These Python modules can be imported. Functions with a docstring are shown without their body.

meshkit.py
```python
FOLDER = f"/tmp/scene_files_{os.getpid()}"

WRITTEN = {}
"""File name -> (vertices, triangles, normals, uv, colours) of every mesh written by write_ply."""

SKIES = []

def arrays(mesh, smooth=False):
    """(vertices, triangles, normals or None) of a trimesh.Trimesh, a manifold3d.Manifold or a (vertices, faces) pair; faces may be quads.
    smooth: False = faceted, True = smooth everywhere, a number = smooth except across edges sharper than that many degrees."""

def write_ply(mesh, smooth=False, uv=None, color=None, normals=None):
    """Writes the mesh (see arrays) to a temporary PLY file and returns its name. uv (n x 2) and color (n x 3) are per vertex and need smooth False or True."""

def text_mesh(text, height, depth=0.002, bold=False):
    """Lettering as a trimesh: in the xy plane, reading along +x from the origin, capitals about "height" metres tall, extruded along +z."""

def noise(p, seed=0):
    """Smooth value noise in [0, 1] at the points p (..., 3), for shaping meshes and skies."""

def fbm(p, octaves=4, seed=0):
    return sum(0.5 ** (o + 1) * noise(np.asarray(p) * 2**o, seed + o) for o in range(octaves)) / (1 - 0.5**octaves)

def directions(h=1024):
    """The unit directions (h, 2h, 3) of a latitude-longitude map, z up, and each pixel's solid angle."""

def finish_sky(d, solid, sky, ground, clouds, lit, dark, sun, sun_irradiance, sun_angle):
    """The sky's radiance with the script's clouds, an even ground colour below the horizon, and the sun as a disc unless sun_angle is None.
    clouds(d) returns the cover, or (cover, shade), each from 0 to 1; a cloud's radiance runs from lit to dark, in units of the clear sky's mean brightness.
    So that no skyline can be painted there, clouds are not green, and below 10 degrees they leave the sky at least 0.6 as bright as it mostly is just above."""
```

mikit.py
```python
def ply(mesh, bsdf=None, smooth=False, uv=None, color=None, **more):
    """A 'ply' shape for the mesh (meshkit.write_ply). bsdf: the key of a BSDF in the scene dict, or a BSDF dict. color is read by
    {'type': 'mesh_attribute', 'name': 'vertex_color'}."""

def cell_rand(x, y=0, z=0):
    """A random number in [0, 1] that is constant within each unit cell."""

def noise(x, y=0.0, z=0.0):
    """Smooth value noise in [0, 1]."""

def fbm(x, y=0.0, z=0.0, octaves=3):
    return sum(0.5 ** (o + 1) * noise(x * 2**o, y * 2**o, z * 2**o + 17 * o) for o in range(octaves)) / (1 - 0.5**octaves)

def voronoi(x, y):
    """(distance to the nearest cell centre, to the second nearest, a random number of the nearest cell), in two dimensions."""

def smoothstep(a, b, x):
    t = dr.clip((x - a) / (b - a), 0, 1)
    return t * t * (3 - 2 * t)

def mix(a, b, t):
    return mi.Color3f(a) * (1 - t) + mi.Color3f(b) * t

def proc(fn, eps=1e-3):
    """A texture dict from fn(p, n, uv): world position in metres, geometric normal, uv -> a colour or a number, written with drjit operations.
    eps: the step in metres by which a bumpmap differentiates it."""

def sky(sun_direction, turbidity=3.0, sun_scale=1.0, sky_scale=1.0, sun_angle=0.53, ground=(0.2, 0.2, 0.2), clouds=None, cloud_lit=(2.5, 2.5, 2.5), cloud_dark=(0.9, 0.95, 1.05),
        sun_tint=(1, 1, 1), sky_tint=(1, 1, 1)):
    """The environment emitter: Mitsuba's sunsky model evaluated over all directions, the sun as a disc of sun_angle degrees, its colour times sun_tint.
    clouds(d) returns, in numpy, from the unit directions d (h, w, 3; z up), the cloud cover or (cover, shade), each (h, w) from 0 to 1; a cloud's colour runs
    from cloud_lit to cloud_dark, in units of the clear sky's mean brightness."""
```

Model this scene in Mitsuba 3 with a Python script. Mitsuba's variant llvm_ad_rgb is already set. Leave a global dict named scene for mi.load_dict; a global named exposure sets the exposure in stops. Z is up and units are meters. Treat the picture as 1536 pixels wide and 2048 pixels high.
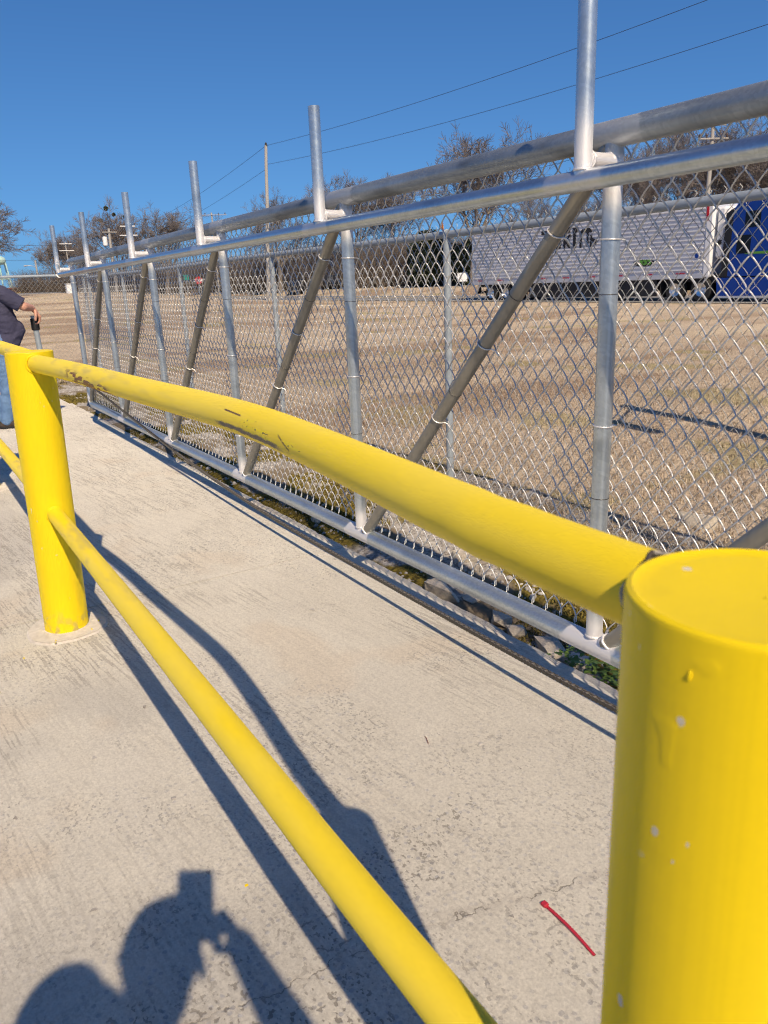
import math, random
import numpy as np
import trimesh, manifold3d as m3
import mitsuba as mi, drjit as dr
import mikit, meshkit
from mikit import noise, fbm, voronoi, cell_rand, smoothstep, mix, proc

random.seed(7)
RNG = np.random.default_rng(11)
T = mi.ScalarTransform4f
scene, labels = {}, {}

# ------------------------------------------------------------------ camera, sky, exposure
YAW, PITCH, ROLL = np.radians([31.499, 16.553, -2.353])
EYE = np.array([0.0, 0.0, 1.4024])
_f = np.array([math.sin(YAW) * math.cos(PITCH), math.cos(YAW) * math.cos(PITCH), -math.sin(PITCH)])
_r = np.array([math.cos(YAW), -math.sin(YAW), 0.0])
_u = np.cross(_r, _f)
UP = -math.sin(ROLL) * _r + math.cos(ROLL) * _u
RIGHT = math.cos(ROLL) * _r + math.sin(ROLL) * _u
scene['camera'] = {'type': 'thinlens', 'fov': 2 * math.degrees(math.atan(768 / 1543.9)), 'fov_axis': 'x',
                   'aperture_radius': 0.0016, 'focus_distance': 3.6, 'near_clip': 0.02, 'far_clip': 3000.0,
                   'to_world': T().look_at(origin=EYE.tolist(), target=(EYE + _f).tolist(), up=UP.tolist())}
SUN = np.array([-0.272, -1.09, 1.0])
scene['sky_light'] = mikit.sky(SUN.tolist(), turbidity=2.2, sky_scale=0.82, sky_tint=(0.38, 0.70, 1.10), sun_tint=(1.0, 0.99, 0.97), ground=(0.22, 0.19, 0.14))
exposure = 1.75

# ------------------------------------------------------------------ helpers
def tubes(P, r, n=6, caps=False):
    """P (m,k,3) polylines, r scalar / (k,) / (m,k) -> (v, f)"""
    P = np.asarray(P, float)
    if P.ndim == 2:
        P = P[None]
    m, k, _ = P.shape
    t = np.gradient(P, axis=1)
    t /= np.linalg.norm(t, axis=2, keepdims=True) + 1e-12
    a0 = np.cross(t[:, 0], np.where((np.abs(t[:, 0]).argmax(1) == 2)[:, None], [[1.0, 0, 0]], [[0, 0, 1.0]]))
    a = np.empty_like(P)
    for c in range(k):      # parallel transport, so that no ring twists
        a0 = a0 - t[:, c] * (a0 * t[:, c]).sum(1, keepdims=True)
        a0 = a0 / (np.linalg.norm(a0, axis=1, keepdims=True) + 1e-12)
        a[:, c] = a0
    b = np.cross(t, a)
    ang = np.arange(n) * 2 * np.pi / n
    R = np.broadcast_to(np.asarray(r, float), (m, k))[:, :, None, None]
    v = P[:, :, None] + R * (np.cos(ang)[None, None, :, None] * a[:, :, None] + np.sin(ang)[None, None, :, None] * b[:, :, None])
    i, j = np.meshgrid(np.arange(k - 1), np.arange(n), indexing='ij')
    q = np.stack([i * n + j, (i + 1) * n + j, (i + 1) * n + (j + 1) % n, i * n + (j + 1) % n], -1).reshape(-1, 4)
    f = np.vstack([q[:, [0, 1, 2]], q[:, [0, 2, 3]]])
    if caps:
        fan = [[0, jj, jj + 1] for jj in range(1, n - 1)]
        f = np.vstack([f, np.array(fan), (np.array(fan) + (k - 1) * n)[:, ::-1]])
    F = (f[None, :, ::-1] + (np.arange(m) * k * n)[:, None, None]).reshape(-1, 3)
    return v.reshape(-1, 3), F


def tube(P, r, n=20, caps=True):
    return tubes(np.asarray(P, float)[None], r, n, caps)


def join(*parts):
    vs, fs, o = [], [], 0
    for v, f in parts:
        v, f = np.asarray(v, float), np.asarray(f, int)
        if f.shape[1] == 4:
            f = np.vstack([f[:, [0, 1, 2]], f[:, [0, 2, 3]]])
        vs.append(v); fs.append(f + o); o += len(v)
    return np.vstack(vs), np.vstack(fs)


def box(x0, x1, y0, y1, z0, z1, bevel=0.0):
    if bevel:
        b = bevel
        pts = [[x, y, z] for x0_, x1_, y0_, y1_, z0_, z1_ in ((x0, x1, y0 + b, y1 - b, z0 + b, z1 - b), (x0 + b, x1 - b, y0, y1, z0 + b, z1 - b), (x0 + b, x1 - b, y0 + b, y1 - b, z0, z1))
               for x in (x0_, x1_) for y in (y0_, y1_) for z in (z0_, z1_)]
        h = trimesh.convex.convex_hull(np.array(pts))
        return np.array(h.vertices), np.array(h.faces)
    v = np.array([[x, y, z] for x in (x0, x1) for y in (y0, y1) for z in (z0, z1)], float)
    f = np.array([[0, 1, 3], [0, 3, 2], [4, 6, 7], [4, 7, 5], [0, 4, 5], [0, 5, 1], [2, 3, 7], [2, 7, 6], [0, 2, 6], [0, 6, 4], [1, 5, 7], [1, 7, 3]])
    return v, f


def hull(pts):
    h = trimesh.convex.convex_hull(np.array(pts, float))
    return np.array(h.vertices), np.array(h.faces)


def lathe(profile, n=40, center=(0, 0, 0)):
    prof = np.asarray(profile, float)
    k, ang = len(prof), np.arange(n) * 2 * np.pi / n
    v = np.stack([prof[:, None, 0] * np.cos(ang), prof[:, None, 0] * np.sin(ang), np.repeat(prof[:, 1:2], n, 1)], -1).reshape(-1, 3) + np.asarray(center)
    i, j = np.meshgrid(np.arange(k - 1), np.arange(n), indexing='ij')
    q = np.stack([i * n + j, i * n + (j + 1) % n, (i + 1) * n + (j + 1) % n, (i + 1) * n + j], -1).reshape(-1, 4)
    return v, np.vstack([q[:, [0, 1, 2]], q[:, [0, 2, 3]]])


def sheet(xs, ys, zfun):
    X, Y = np.meshgrid(xs, ys, indexing='ij')
    Z = zfun(X, Y)
    v = np.stack([X, Y, Z], -1).reshape(-1, 3)
    n, m = len(xs), len(ys)
    i, j = np.meshgrid(np.arange(n - 1), np.arange(m - 1), indexing='ij')
    q = np.stack([i * m + j, (i + 1) * m + j, (i + 1) * m + j + 1, i * m + j + 1], -1).reshape(-1, 4)
    return v, np.vstack([q[:, [0, 1, 2]], q[:, [0, 2, 3]]])


def unique(key):
    if key not in scene and key not in labels:
        return key
    n = 1
    while f'{key}_{n:03d}' in scene or f'{key}_{n:03d}' in labels:
        n += 1
    return f'{key}_{n:03d}'


def thing(name, label, cat, group=None):
    key = unique(name)
    labels[key] = {'label': label, 'category': cat}
    if group:
        labels[key]['group'] = group
    return key


def add(name, mesh, bsdf, parent=None, smooth=False, label=None, cat=None, kind=None, group=None, **kw):
    key = unique(f'{parent}__{name}' if parent else name)
    scene[key] = mikit.ply(mesh, bsdf, smooth=smooth, **kw)
    d = {k: x for k, x in (('label', label), ('category', cat), ('kind', kind), ('group', group)) if x}
    if d:
        labels[key] = d
    return key


def again(name, ply, parent, to_world=None, bsdf=None):
    key = unique(f'{parent}__{name}' if parent else name)
    d = dict(ply)
    if to_world is not None:
        d['to_world'] = to_world
    if bsdf:
        d['bsdf'] = {'type': 'ref', 'id': bsdf}
    scene[key] = d
    return key


def arc(points, radius=0.08, n=6):
    """polyline with rounded corners"""
    P = [np.asarray(p, float) for p in points]
    out = [P[0]]
    for a, b, c in zip(P[:-2], P[1:-1], P[2:]):
        d1, d2 = (a - b) / np.linalg.norm(a - b), (c - b) / np.linalg.norm(c - b)
        s, e = b + d1 * radius, b + d2 * radius
        for t in np.linspace(0, 1, n):
            out.append((1 - t) ** 2 * s + 2 * t * (1 - t) * b + t * t * e)
    out.append(P[-1])
    return np.array(out)


def resample(P, n):
    P = np.asarray(P, float)
    s = np.r_[0, np.cumsum(np.linalg.norm(np.diff(P, axis=0), axis=1))]
    t = np.linspace(0, s[-1], n)
    return np.stack([np.interp(t, s, P[:, k]) for k in range(3)], 1)


def rough(mesh, amp, freq, seed=0):
    v, f = mesh
    t = trimesh.Trimesh(v, f, process=True)
    n = t.vertex_normals
    d = meshkit.fbm(np.asarray(t.vertices) * freq + seed * 7.3, 3, seed) - 0.5
    return np.asarray(t.vertices) + n * (d * 2 * amp)[:, None], np.asarray(t.faces)


# ------------------------------------------------------------------ materials
def mat(name, color, rough_=0.6, metallic=0.0, bump=None, bump_scale=0.002, spec=0.5, eps=1e-3, two=False, **kw):
    tex = color if isinstance(color, dict) else {'type': 'rgb', 'value': list(color)}
    b = {'type': 'principled', 'base_color': tex, 'roughness': rough_, 'metallic': metallic, 'specular': spec, **kw}
    if bump is not None:
        b = {'type': 'bumpmap', 'arbitrary': proc(bump, eps), 'scale': bump_scale, 'bsdf': b}
    if two or name in ('straw', 'moss', 'leaf_green', 'evergreen_leaf', 'twig_red'):
        b = {'type': 'twosided', 'bsdf': b}
    scene[name] = b
    return name


GX, GY0, GS = 1.7814, 1.6177, 1.5058          # gate plane, first post, post spacing
GB, GT, GF = 0.231, 1.767, 1.642              # bottom rail, top rail, front rail heights
FRX = GX - 0.136                              # front rail


def galv_color(p, n, uv):
    sp = voronoi(p.y * 130 + p.x * 60, p.z * 130 + p.x * 70)[2]
    g = fbm(p.x * 9, p.y * 9, p.z * 9)
    t = 0.55 * g + 0.30 * sp + 0.1
    return mix((0.34, 0.405, 0.465), (0.63, 0.70, 0.755), t)


def weld_mask(p):
    """silver cold-galvanising paint brushed round every joint of the gate"""
    q = (p.y - GY0) / GS
    d = dr.abs(q - dr.floor(q + 0.5)) * GS
    edge = 0.085 + 0.06 * fbm(p.x * 22, p.y * 22, p.z * 22)
    hi = 1.68 + 0.06 * fbm(p.y * 18, p.z * 9, p.x * 5)
    near_top = smoothstep(0.0, 0.11, p.z - (1.50 + 0.07 * fbm(p.y * 18, p.z * 9, p.x * 5))) * dr.select(p.x < GX - 0.07, 1 - smoothstep(0.0, 0.16, p.z - hi), 1 - 0.75 * smoothstep(1.70, 1.72, p.z)) * dr.select((p.x < GX - 0.07) & (p.z < 1.672 - 0.004 * (p.y - GY0)), 0.35, 1.0)
    near_bot = 1 - smoothstep(0.0, 0.09, p.z - (0.27 + 0.06 * fbm(p.y * 18, p.z * 9, p.x * 5)))
    return smoothstep(0.0, 0.015, edge - d) * dr.maximum(near_top, near_bot)


def galv_gate_color(p, n, uv):
    m = weld_mask(p)
    dirt = smoothstep(0.55, 0.8, fbm(p.x * 6, p.y * 4, p.z * 11)) * 0.25
    dirt = dirt + dr.select((p.x > GX - 0.05) & (p.z > 1.70), 0.28 + 0.2 * noise(p.x * 60, p.y * 3, p.z * 60), 0.0)
    return mix(mi.Color3f(galv_color(p, n, uv)) * (1 - dirt), (0.78, 0.78, 0.80), m)


def galv_gate_rough(p, n, uv):
    return 0.26 + 0.16 * fbm(p.x * 30, p.y * 30, p.z * 30) + 0.20 * weld_mask(p) + dr.select((p.x > GX - 0.05) & (p.z > 1.70), 0.10, dr.select((p.x < GX - 0.07) & (p.z < 1.675), -0.05, 0.0))


def galv_gate_metal(p, n, uv):
    return dr.select((p.x > GX - 0.05) & (p.z > 1.70), 0.70, dr.select((p.x < GX - 0.07) & (p.z < 1.675), 0.92, 0.78)) - 0.35 * weld_mask(p)


scene['galvanized_gate'] = {'type': 'principled', 'base_color': proc(galv_gate_color), 'roughness': proc(galv_gate_rough), 'metallic': proc(galv_gate_metal), 'specular': 0.5}
mat('silver_paint', (0.80, 0.79, 0.80), 0.42, 0.45)
mat('wire', (0.66, 0.66, 0.65), 0.34, 0.55)
mat('wire_old', (0.46, 0.46, 0.45), 0.5, 0.5)
mat('tie_metal', (0.86, 0.84, 0.82), 0.35, 0.6)


def old_galv_color(p, n, uv):
    return mix((0.24, 0.285, 0.33), (0.37, 0.42, 0.47), fbm(p.x * 25, p.y * 25, p.z * 25))


mat('galvanized_old', proc(old_galv_color), 0.55, 0.15)
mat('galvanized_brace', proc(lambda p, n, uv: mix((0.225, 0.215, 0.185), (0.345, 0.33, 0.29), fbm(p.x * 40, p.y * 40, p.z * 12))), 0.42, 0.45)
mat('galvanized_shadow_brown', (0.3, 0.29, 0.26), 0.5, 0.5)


CHIPS = [(0.3738, 0.2664, 1.1326, 0.0034), (0.3736, 0.2791, 1.0429, 0.0042), (0.3755, 0.2553, 1.0472, 0.0018), (0.465, 0.336, 1.195, 0.006), (0.3781, 0.3026, 0.8719, 0.005), (0.374, 0.2642, 1.0279, 0.0016)]


def yellow_color(p, n, uv):
    g = fbm(p.x * 7, p.y * 5, p.z * 7)
    c = mix((0.83, 0.635, 0.006), (0.79, 0.595, 0.010), g)
    fleck = smoothstep(0.88, 0.91, noise(p.x * 85, p.y * 85, p.z * 60)) * smoothstep(0.66, 0.72, noise(p.x * 11, p.y * 11, p.z * 11))
    c = mix(c, (0.72, 0.66, 0.42), fleck * 0.6)
    brush_ = noise(dr.atan2(p.y - 0.274, p.x - 0.464) * 30, p.z * 2.0, 3) * 0.6 + 0.4 * noise(p.x * 70 + p.y * 40, p.z * 3.0, 9)
    c = c * (0.965 + 0.06 * brush_ * smoothstep(1.194, 1.185, p.z))
    c = mix(c, (0.48, 0.36, 0.04), smoothstep(0.60, 0.80, fbm(p.x * 12, p.y * 12, p.z * 3.5)) * 0.35)
    foot = smoothstep(0.16, 0.01, p.z + 0.05 * fbm(p.x * 20, p.y * 20, p.z * 10))
    c = mix(c, (0.30, 0.27, 0.16), foot * smoothstep(0.45, 0.65, fbm(p.x * 40, p.y * 40, p.z * 30)) * 0.7)
    for (cx_, cy_, cz_, r_) in CHIPS:
        d = dr.sqrt(dr.square((p.x - cx_) * 1.2) + dr.square((p.y - cy_) * 1.2) + dr.square((p.z - cz_) * 0.75)) + 0.002 * (noise(p.x * 300, p.y * 300, p.z * 300) - 0.5)
        c = mix(c, (0.62, 0.58, 0.46), smoothstep(r_, r_ * 0.6, d))
    rst = smoothstep(0.03, 0.0, dr.abs(p.x - 0.372)) * smoothstep(3.39, 3.42, p.y) * smoothstep(1.06, 1.13, p.z + 0.05 * noise(p.y * 90, p.z * 60, 2)) * smoothstep(3.9, 3.8, p.y)
    return mix(c, (0.22, 0.085, 0.03), rst * smoothstep(0.35, 0.5, noise(p.x * 120, p.y * 120, p.z * 90)))


def yellow_rail_color(p, n, uv):
    g = fbm(p.x * 8, p.y * 3.0, p.z * 14)
    chalk = smoothstep(0.35, 0.75, g) * 0.40 + 0.08
    c = mix((0.83, 0.63, 0.008), (0.76, 0.62, 0.11), chalk)
    grime = smoothstep(0.5, 0.8, fbm(p.x * 20, p.y * 7, p.z * 40)) * smoothstep(1.3, 2.6, p.y) * 0.45
    c = mix(c, (0.40, 0.34, 0.14), grime)
    # rust bruises and gouges on the top rail
    up = p.z - 1.15
    st = noise(p.y * 26 + up * 60, up * 150, 3)
    r1 = smoothstep(0.0, 0.08, p.y - 2.28) * (1 - smoothstep(2.72, 2.86, p.y)) * smoothstep(1.0, 1.1, p.z) * (1 - smoothstep(-0.004, 0.014, up - 0.05 * (p.y - 2.55)))
    c = mix(c, (0.15, 0.045, 0.016), smoothstep(0.47, 0.54, st * 0.55 + 0.45 * fbm(p.y * 14, up * 40, 8)) * r1)
    w = fbm(p.y * 45, up * 120, 5) - 0.5
    line = -0.012 + 0.008 * (p.y - 1.4) + 0.006 * w
    g1 = smoothstep(1.14, 1.24, p.y + 0.06 * w) * (1 - smoothstep(1.51, 1.56, p.y)) * (1 - smoothstep(0.003, 0.0070, dr.abs(up - line)))
    face = smoothstep(0.0, 0.01, 0.585 - p.x) * smoothstep(1.0, 1.1, p.z)
    c = mix(c, (0.10, 0.088, 0.080), g1 * face)
    g2 = smoothstep(1.40, 1.41, p.y) * (1 - smoothstep(1.49, 1.50, p.y)) * (1 - smoothstep(0.0008, 0.0022, dr.abs(up - (0.018 + 0.02 * (p.y - 1.45)))))
    g3 = smoothstep(1.145, 1.15, p.y) * (1 - smoothstep(1.195, 1.20, p.y)) * (1 - smoothstep(0.001, 0.003, dr.abs(up - (0.0 + 0.35 * (p.y - 1.17)))))
    c = mix(c, (0.14, 0.07, 0.02), dr.maximum(g2, g3) * face)
    scr = smoothstep(0.62, 0.70, noise(p.y * 30 + up * 420, up * 160 - p.y * 9, 6)) * smoothstep(1.05, 1.12, p.y) * (1 - smoothstep(1.36, 1.42, p.y)) * smoothstep(-0.012, -0.004, up) * (1 - smoothstep(0.012, 0.02, up))
    c = mix(c, (0.86, 0.70, 0.004), scr * face)
    c = mix(c, (0.15, 0.11, 0.03), scr * face * smoothstep(0.70, 0.78, noise(p.y * 130, up * 300, 2)))
    return c


def yellow_bump(p, n, uv):
    return fbm(p.x * 60, p.y * 60, p.z * 60) * 0.5 + 0.6 * smoothstep(0.90, 0.97, noise(p.x * 40, p.y * 40, p.z * 40))


mat('yellow_paint', proc(yellow_color), 0.40, 0, yellow_bump, 0.0005, 0.25)
mat('yellow_rail_paint', proc(yellow_rail_color), 0.42, 0, yellow_bump, 0.0005, 0.3)
mat('raw_gap', (0.03, 0.025, 0.02), 0.8)
mat('torn_steel', proc(lambda p, n, uv: mix((0.06, 0.05, 0.045), (0.30, 0.28, 0.26), smoothstep(0.45, 0.6, noise(p.x * 140, p.y * 140, p.z * 140)))), 0.8)
mat('rust', (0.20, 0.075, 0.028), 0.8)

CRACK = [(0.05, 1.29), (0.241, 1.247), (0.346, 1.227), (0.419, 1.203), (0.479, 1.208), (0.553, 1.205), (0.639, 1.19), (0.726, 1.183), (0.802, 1.168), (0.886, 1.149), (0.958, 1.122), (1.08, 1.10), (1.236, 1.062), (1.42, 1.02)]


def crack_dist(p):
    x, y = p.x + 0.02 * (fbm(p.x * 40, p.y * 40, 1) - 0.5), p.y + 0.045 * (fbm(p.x * 48, p.y * 48, 4) - 0.5)
    d = mi.Float(9)
    for (ax, ay), (bx, by) in zip(CRACK[:-1], CRACK[1:]):
        lx, ly = bx - ax, by - ay
        t = dr.clip(((x - ax) * lx + (y - ay) * ly) / (lx * lx + ly * ly), 0, 1)
        d = dr.minimum(d, dr.sqrt(dr.square(x - ax - t * lx) + dr.square(y - ay - t * ly)))
    return d


def concrete_parts(p):
    broad = fbm(p.x * 1.1, p.y * 0.8, 2.0, 4)
    mid = fbm(p.x * 6, p.y * 5, 5.0, 3)
    wear = smoothstep(2.6, 0.6, p.y) * 0.55 + 0.45 * smoothstep(0.45, 0.65, fbm(p.x * 2.3, p.y * 2.3, 9))
    qx = p.x + 0.12 * p.y
    s = noise(qx * 150 + 2 * mid, p.y * 7, 1.0) * 0.5 + 0.3 * noise(qx * 260, p.y * 22, 7.0) + 0.2 * noise(qx * 90, p.y * 90, 4.0)
    streak = smoothstep(0.50, 0.68, s) * (0.25 + 0.75 * smoothstep(0.36, 0.58, fbm(p.x * 2.4, p.y * 1.9, 12))) * (0.30 + 0.70 * smoothstep(1.3, 2.6, p.y))
    pit = smoothstep(0.64, 0.73, fbm(p.x * 135, p.y * 105, 3, 2)) * wear * smoothstep(0.25, 0.6, fbm(p.x * 9, p.y * 7, 17))
    return broad, mid, wear, streak, pit


def concrete_color(p, n, uv):
    broad, mid, wear, streak, pit = concrete_parts(p)
    c = mix((0.455, 0.43, 0.375), (0.605, 0.58, 0.51), 0.65 * broad + 0.35 * mid)
    c = mix(c, (0.40, 0.385, 0.35), smoothstep(0.42, 0.68, fbm(p.x * 1.6 + 3, p.y * 1.6, 7)) * 0.75 * smoothstep(1.2, 0.2, p.x))
    c = mix(c, (0.50, 0.40, 0.29), smoothstep(0.62, 0.8, fbm(p.x * 2.6, p.y * 2.6, 21)) * 0.25)
    f1, f2, r = voronoi(p.x * 62 + 0.6 * mid, p.y * 62)
    stone = smoothstep(0.36, 0.28, f1) * smoothstep(0.74, 0.78, r) * wear
    c = mix(c, mix((0.20, 0.20, 0.21), (0.36, 0.37, 0.40), noise(p.x * 62, p.y * 62, 8)), stone * 0.75)
    grain = noise(p.x * 420, p.y * 420, 1) * 0.5 + noise(p.x * 190, p.y * 190, 2) * 0.5
    c = c * (0.80 + 0.40 * grain)
    c = mix(c, (0.22, 0.20, 0.17), streak * 0.42)
    c = mix(c, (0.13, 0.118, 0.105), pit * 0.75)
    d = crack_dist(p)
    c = mix(c, (0.10, 0.09, 0.08), smoothstep(0.0034, 0.0008, d) * 0.75 * smoothstep(0.25, 0.5, noise(p.x * 24, p.y * 24, 6)))
    c = mix(c, (0.34, 0.31, 0.27), smoothstep(0.03, 0.004, d) * 0.4 * noise(p.x * 60, p.y * 60, 2))
    spl = smoothstep(0.75, 0.80, noise(p.x * 5.5, p.y * 5.5, 31)) * smoothstep(0.5, 0.62, noise(p.x * 30, p.y * 30, 3)) * smoothstep(0.9, 0.1, p.x)
    return mix(c, (0.55, 0.53, 0.48), spl * 0.25)


def concrete_bump(p, n, uv):
    broad, mid, wear, streak, pit = concrete_parts(p)
    return 0.35 * noise(p.x * 260, p.y * 260, 1) - 0.7 * streak - 1.0 * pit - 0.8 * smoothstep(0.004, 0.001, crack_dist(p))


mat('concrete', proc(concrete_color), 0.88, 0, concrete_bump, 0.0016, 0.25, eps=6e-4)
mat('concrete_old', proc(lambda p, n, uv: mix((0.46, 0.42, 0.36), (0.68, 0.64, 0.58), fbm(p.x * 60, p.y * 60, p.z * 60))), 0.9, 0, lambda p, n, uv: fbm(p.x * 120, p.y * 120, p.z * 120), 0.004, 0.2)


def ground_color(p, n, uv):
    b = fbm(p.x * 0.16, p.y * 0.55, 1.0, 4)
    m_ = fbm(p.x * 2.2, p.y * 2.2, 3.0, 3)
    s = noise(p.x * 34, p.y * 70, 2)
    c = mix((0.33, 0.265, 0.20), (0.46, 0.385, 0.295), m_)
    c = mix(c, (0.245, 0.175, 0.125), smoothstep(0.46, 0.64, b) * 0.8)
    c = mix(c, (0.50, 0.42, 0.31), smoothstep(0.60, 0.75, fbm(p.x * 0.22 + 5, p.y * 0.7, 8)) * 0.6)
    c = mix(c, (0.25, 0.23, 0.08), smoothstep(0.66, 0.76, fbm(p.x * 0.9, p.y * 0.9, 15)) * 0.5)
    return c * (0.55 + 0.6 * s)


mat('dry_turf', proc(ground_color), 0.95, 0, lambda p, n, uv: fbm(p.x * 24, p.y * 24, 2), 0.02, 0.1, eps=3e-3)


def soil_color(p, n, uv):
    m_ = fbm(p.x * 4, p.y * 3, 3.0, 3)
    v1, v2, r = voronoi(p.x * 55, p.y * 55)
    gravel = mix((0.22, 0.20, 0.185), (0.50, 0.48, 0.45), r)
    c = mix((0.20, 0.165, 0.12), gravel, smoothstep(0.36, 0.50, m_))
    moss = smoothstep(0.50, 0.58, fbm(p.x * 3.1 + 7, p.y * 1.6, 6, 3))
    c = mix(c, mix((0.085, 0.068, 0.020), (0.21, 0.165, 0.035), smoothstep(0.3, 0.7, fbm(p.x * 70, p.y * 70, 1))), moss)
    straw = smoothstep(0.55, 0.75, noise(p.x * 40, p.y * 110, 2)) * smoothstep(2.6, 3.1, p.x)
    c = mix(c, (0.36, 0.28, 0.18), straw)
    return c


def soil_bump(p, n, uv):
    v1, v2, r = voronoi(p.x * 55, p.y * 55)
    return 0.7 * smoothstep(0.6, 0.1, v1) + fbm(p.x * 90, p.y * 90, 2)


mat('soil', proc(soil_color), 0.95, 0, soil_bump, 0.012, 0.15, eps=2e-3)
mat('dark_soil', (0.028, 0.024, 0.020), 0.95)
mat('asphalt', proc(lambda p, n, uv: mix((0.10, 0.10, 0.105), (0.15, 0.15, 0.155), fbm(p.x * 3, p.y * 0.7, 1))), 0.85)
mat('road_paint', (0.62, 0.60, 0.52), 0.7)
mat('road_yellow', (0.62, 0.43, 0.06), 0.7)


def stone_color(p, n, uv):
    g = fbm(p.x * 14, p.y * 14, p.z * 14)
    return mix((0.38, 0.33, 0.265), (0.60, 0.545, 0.455), g) * (0.8 + 0.4 * noise(p.x * 130, p.y * 130, p.z * 130))


mat('stone', proc(stone_color), 0.9, 0, lambda p, n, uv: fbm(p.x * 80, p.y * 80, p.z * 80), 0.004, 0.2)
mat('pebble', proc(lambda p, n, uv: mix((0.22, 0.20, 0.18), (0.50, 0.48, 0.45), noise(p.x * 37, p.y * 37, p.z * 37))), 0.85)
mat('straw', proc(lambda p, n, uv: mix((0.22, 0.155, 0.10), (0.64, 0.53, 0.39), noise(p.x * 61, p.y * 61, 2)) * (0.62 + 0.62 * fbm(p.x * 0.5, p.y * 1.2, 3))), 0.8)
mat('moss', proc(lambda p, n, uv: mix((0.08, 0.068, 0.018), (0.24, 0.19, 0.045), noise(p.x * 140, p.y * 140, p.z * 140))), 0.95)
mat('leaf_green', (0.10, 0.17, 0.03), 0.55)
mat('twig_red', (0.20, 0.05, 0.02), 0.7)
mat('red_plastic', (0.42, 0.025, 0.045), 0.4)
mat('chain_steel', (0.10, 0.095, 0.09), 0.38, 0.75)
mat('chain_roller', (0.34, 0.31, 0.28), 0.32, 0.7)
mat('bark', proc(lambda p, n, uv: mix((0.15, 0.125, 0.105), (0.27, 0.235, 0.20), fbm(p.x * 3, p.y * 3, p.z * 2))), 0.9)
mat('twigs', (0.20, 0.175, 0.165), 0.9)
mat('brush_twigs', (0.165, 0.135, 0.112), 0.95)
mat('evergreen_leaf', (0.045, 0.058, 0.026), 0.7)
mat('mistletoe', (0.07, 0.085, 0.03), 0.8)
mat('pole_wood', proc(lambda p, n, uv: mix((0.33, 0.31, 0.285), (0.46, 0.44, 0.41), fbm(p.x * 20, p.y * 20, p.z * 1.2))), 0.9)
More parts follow.
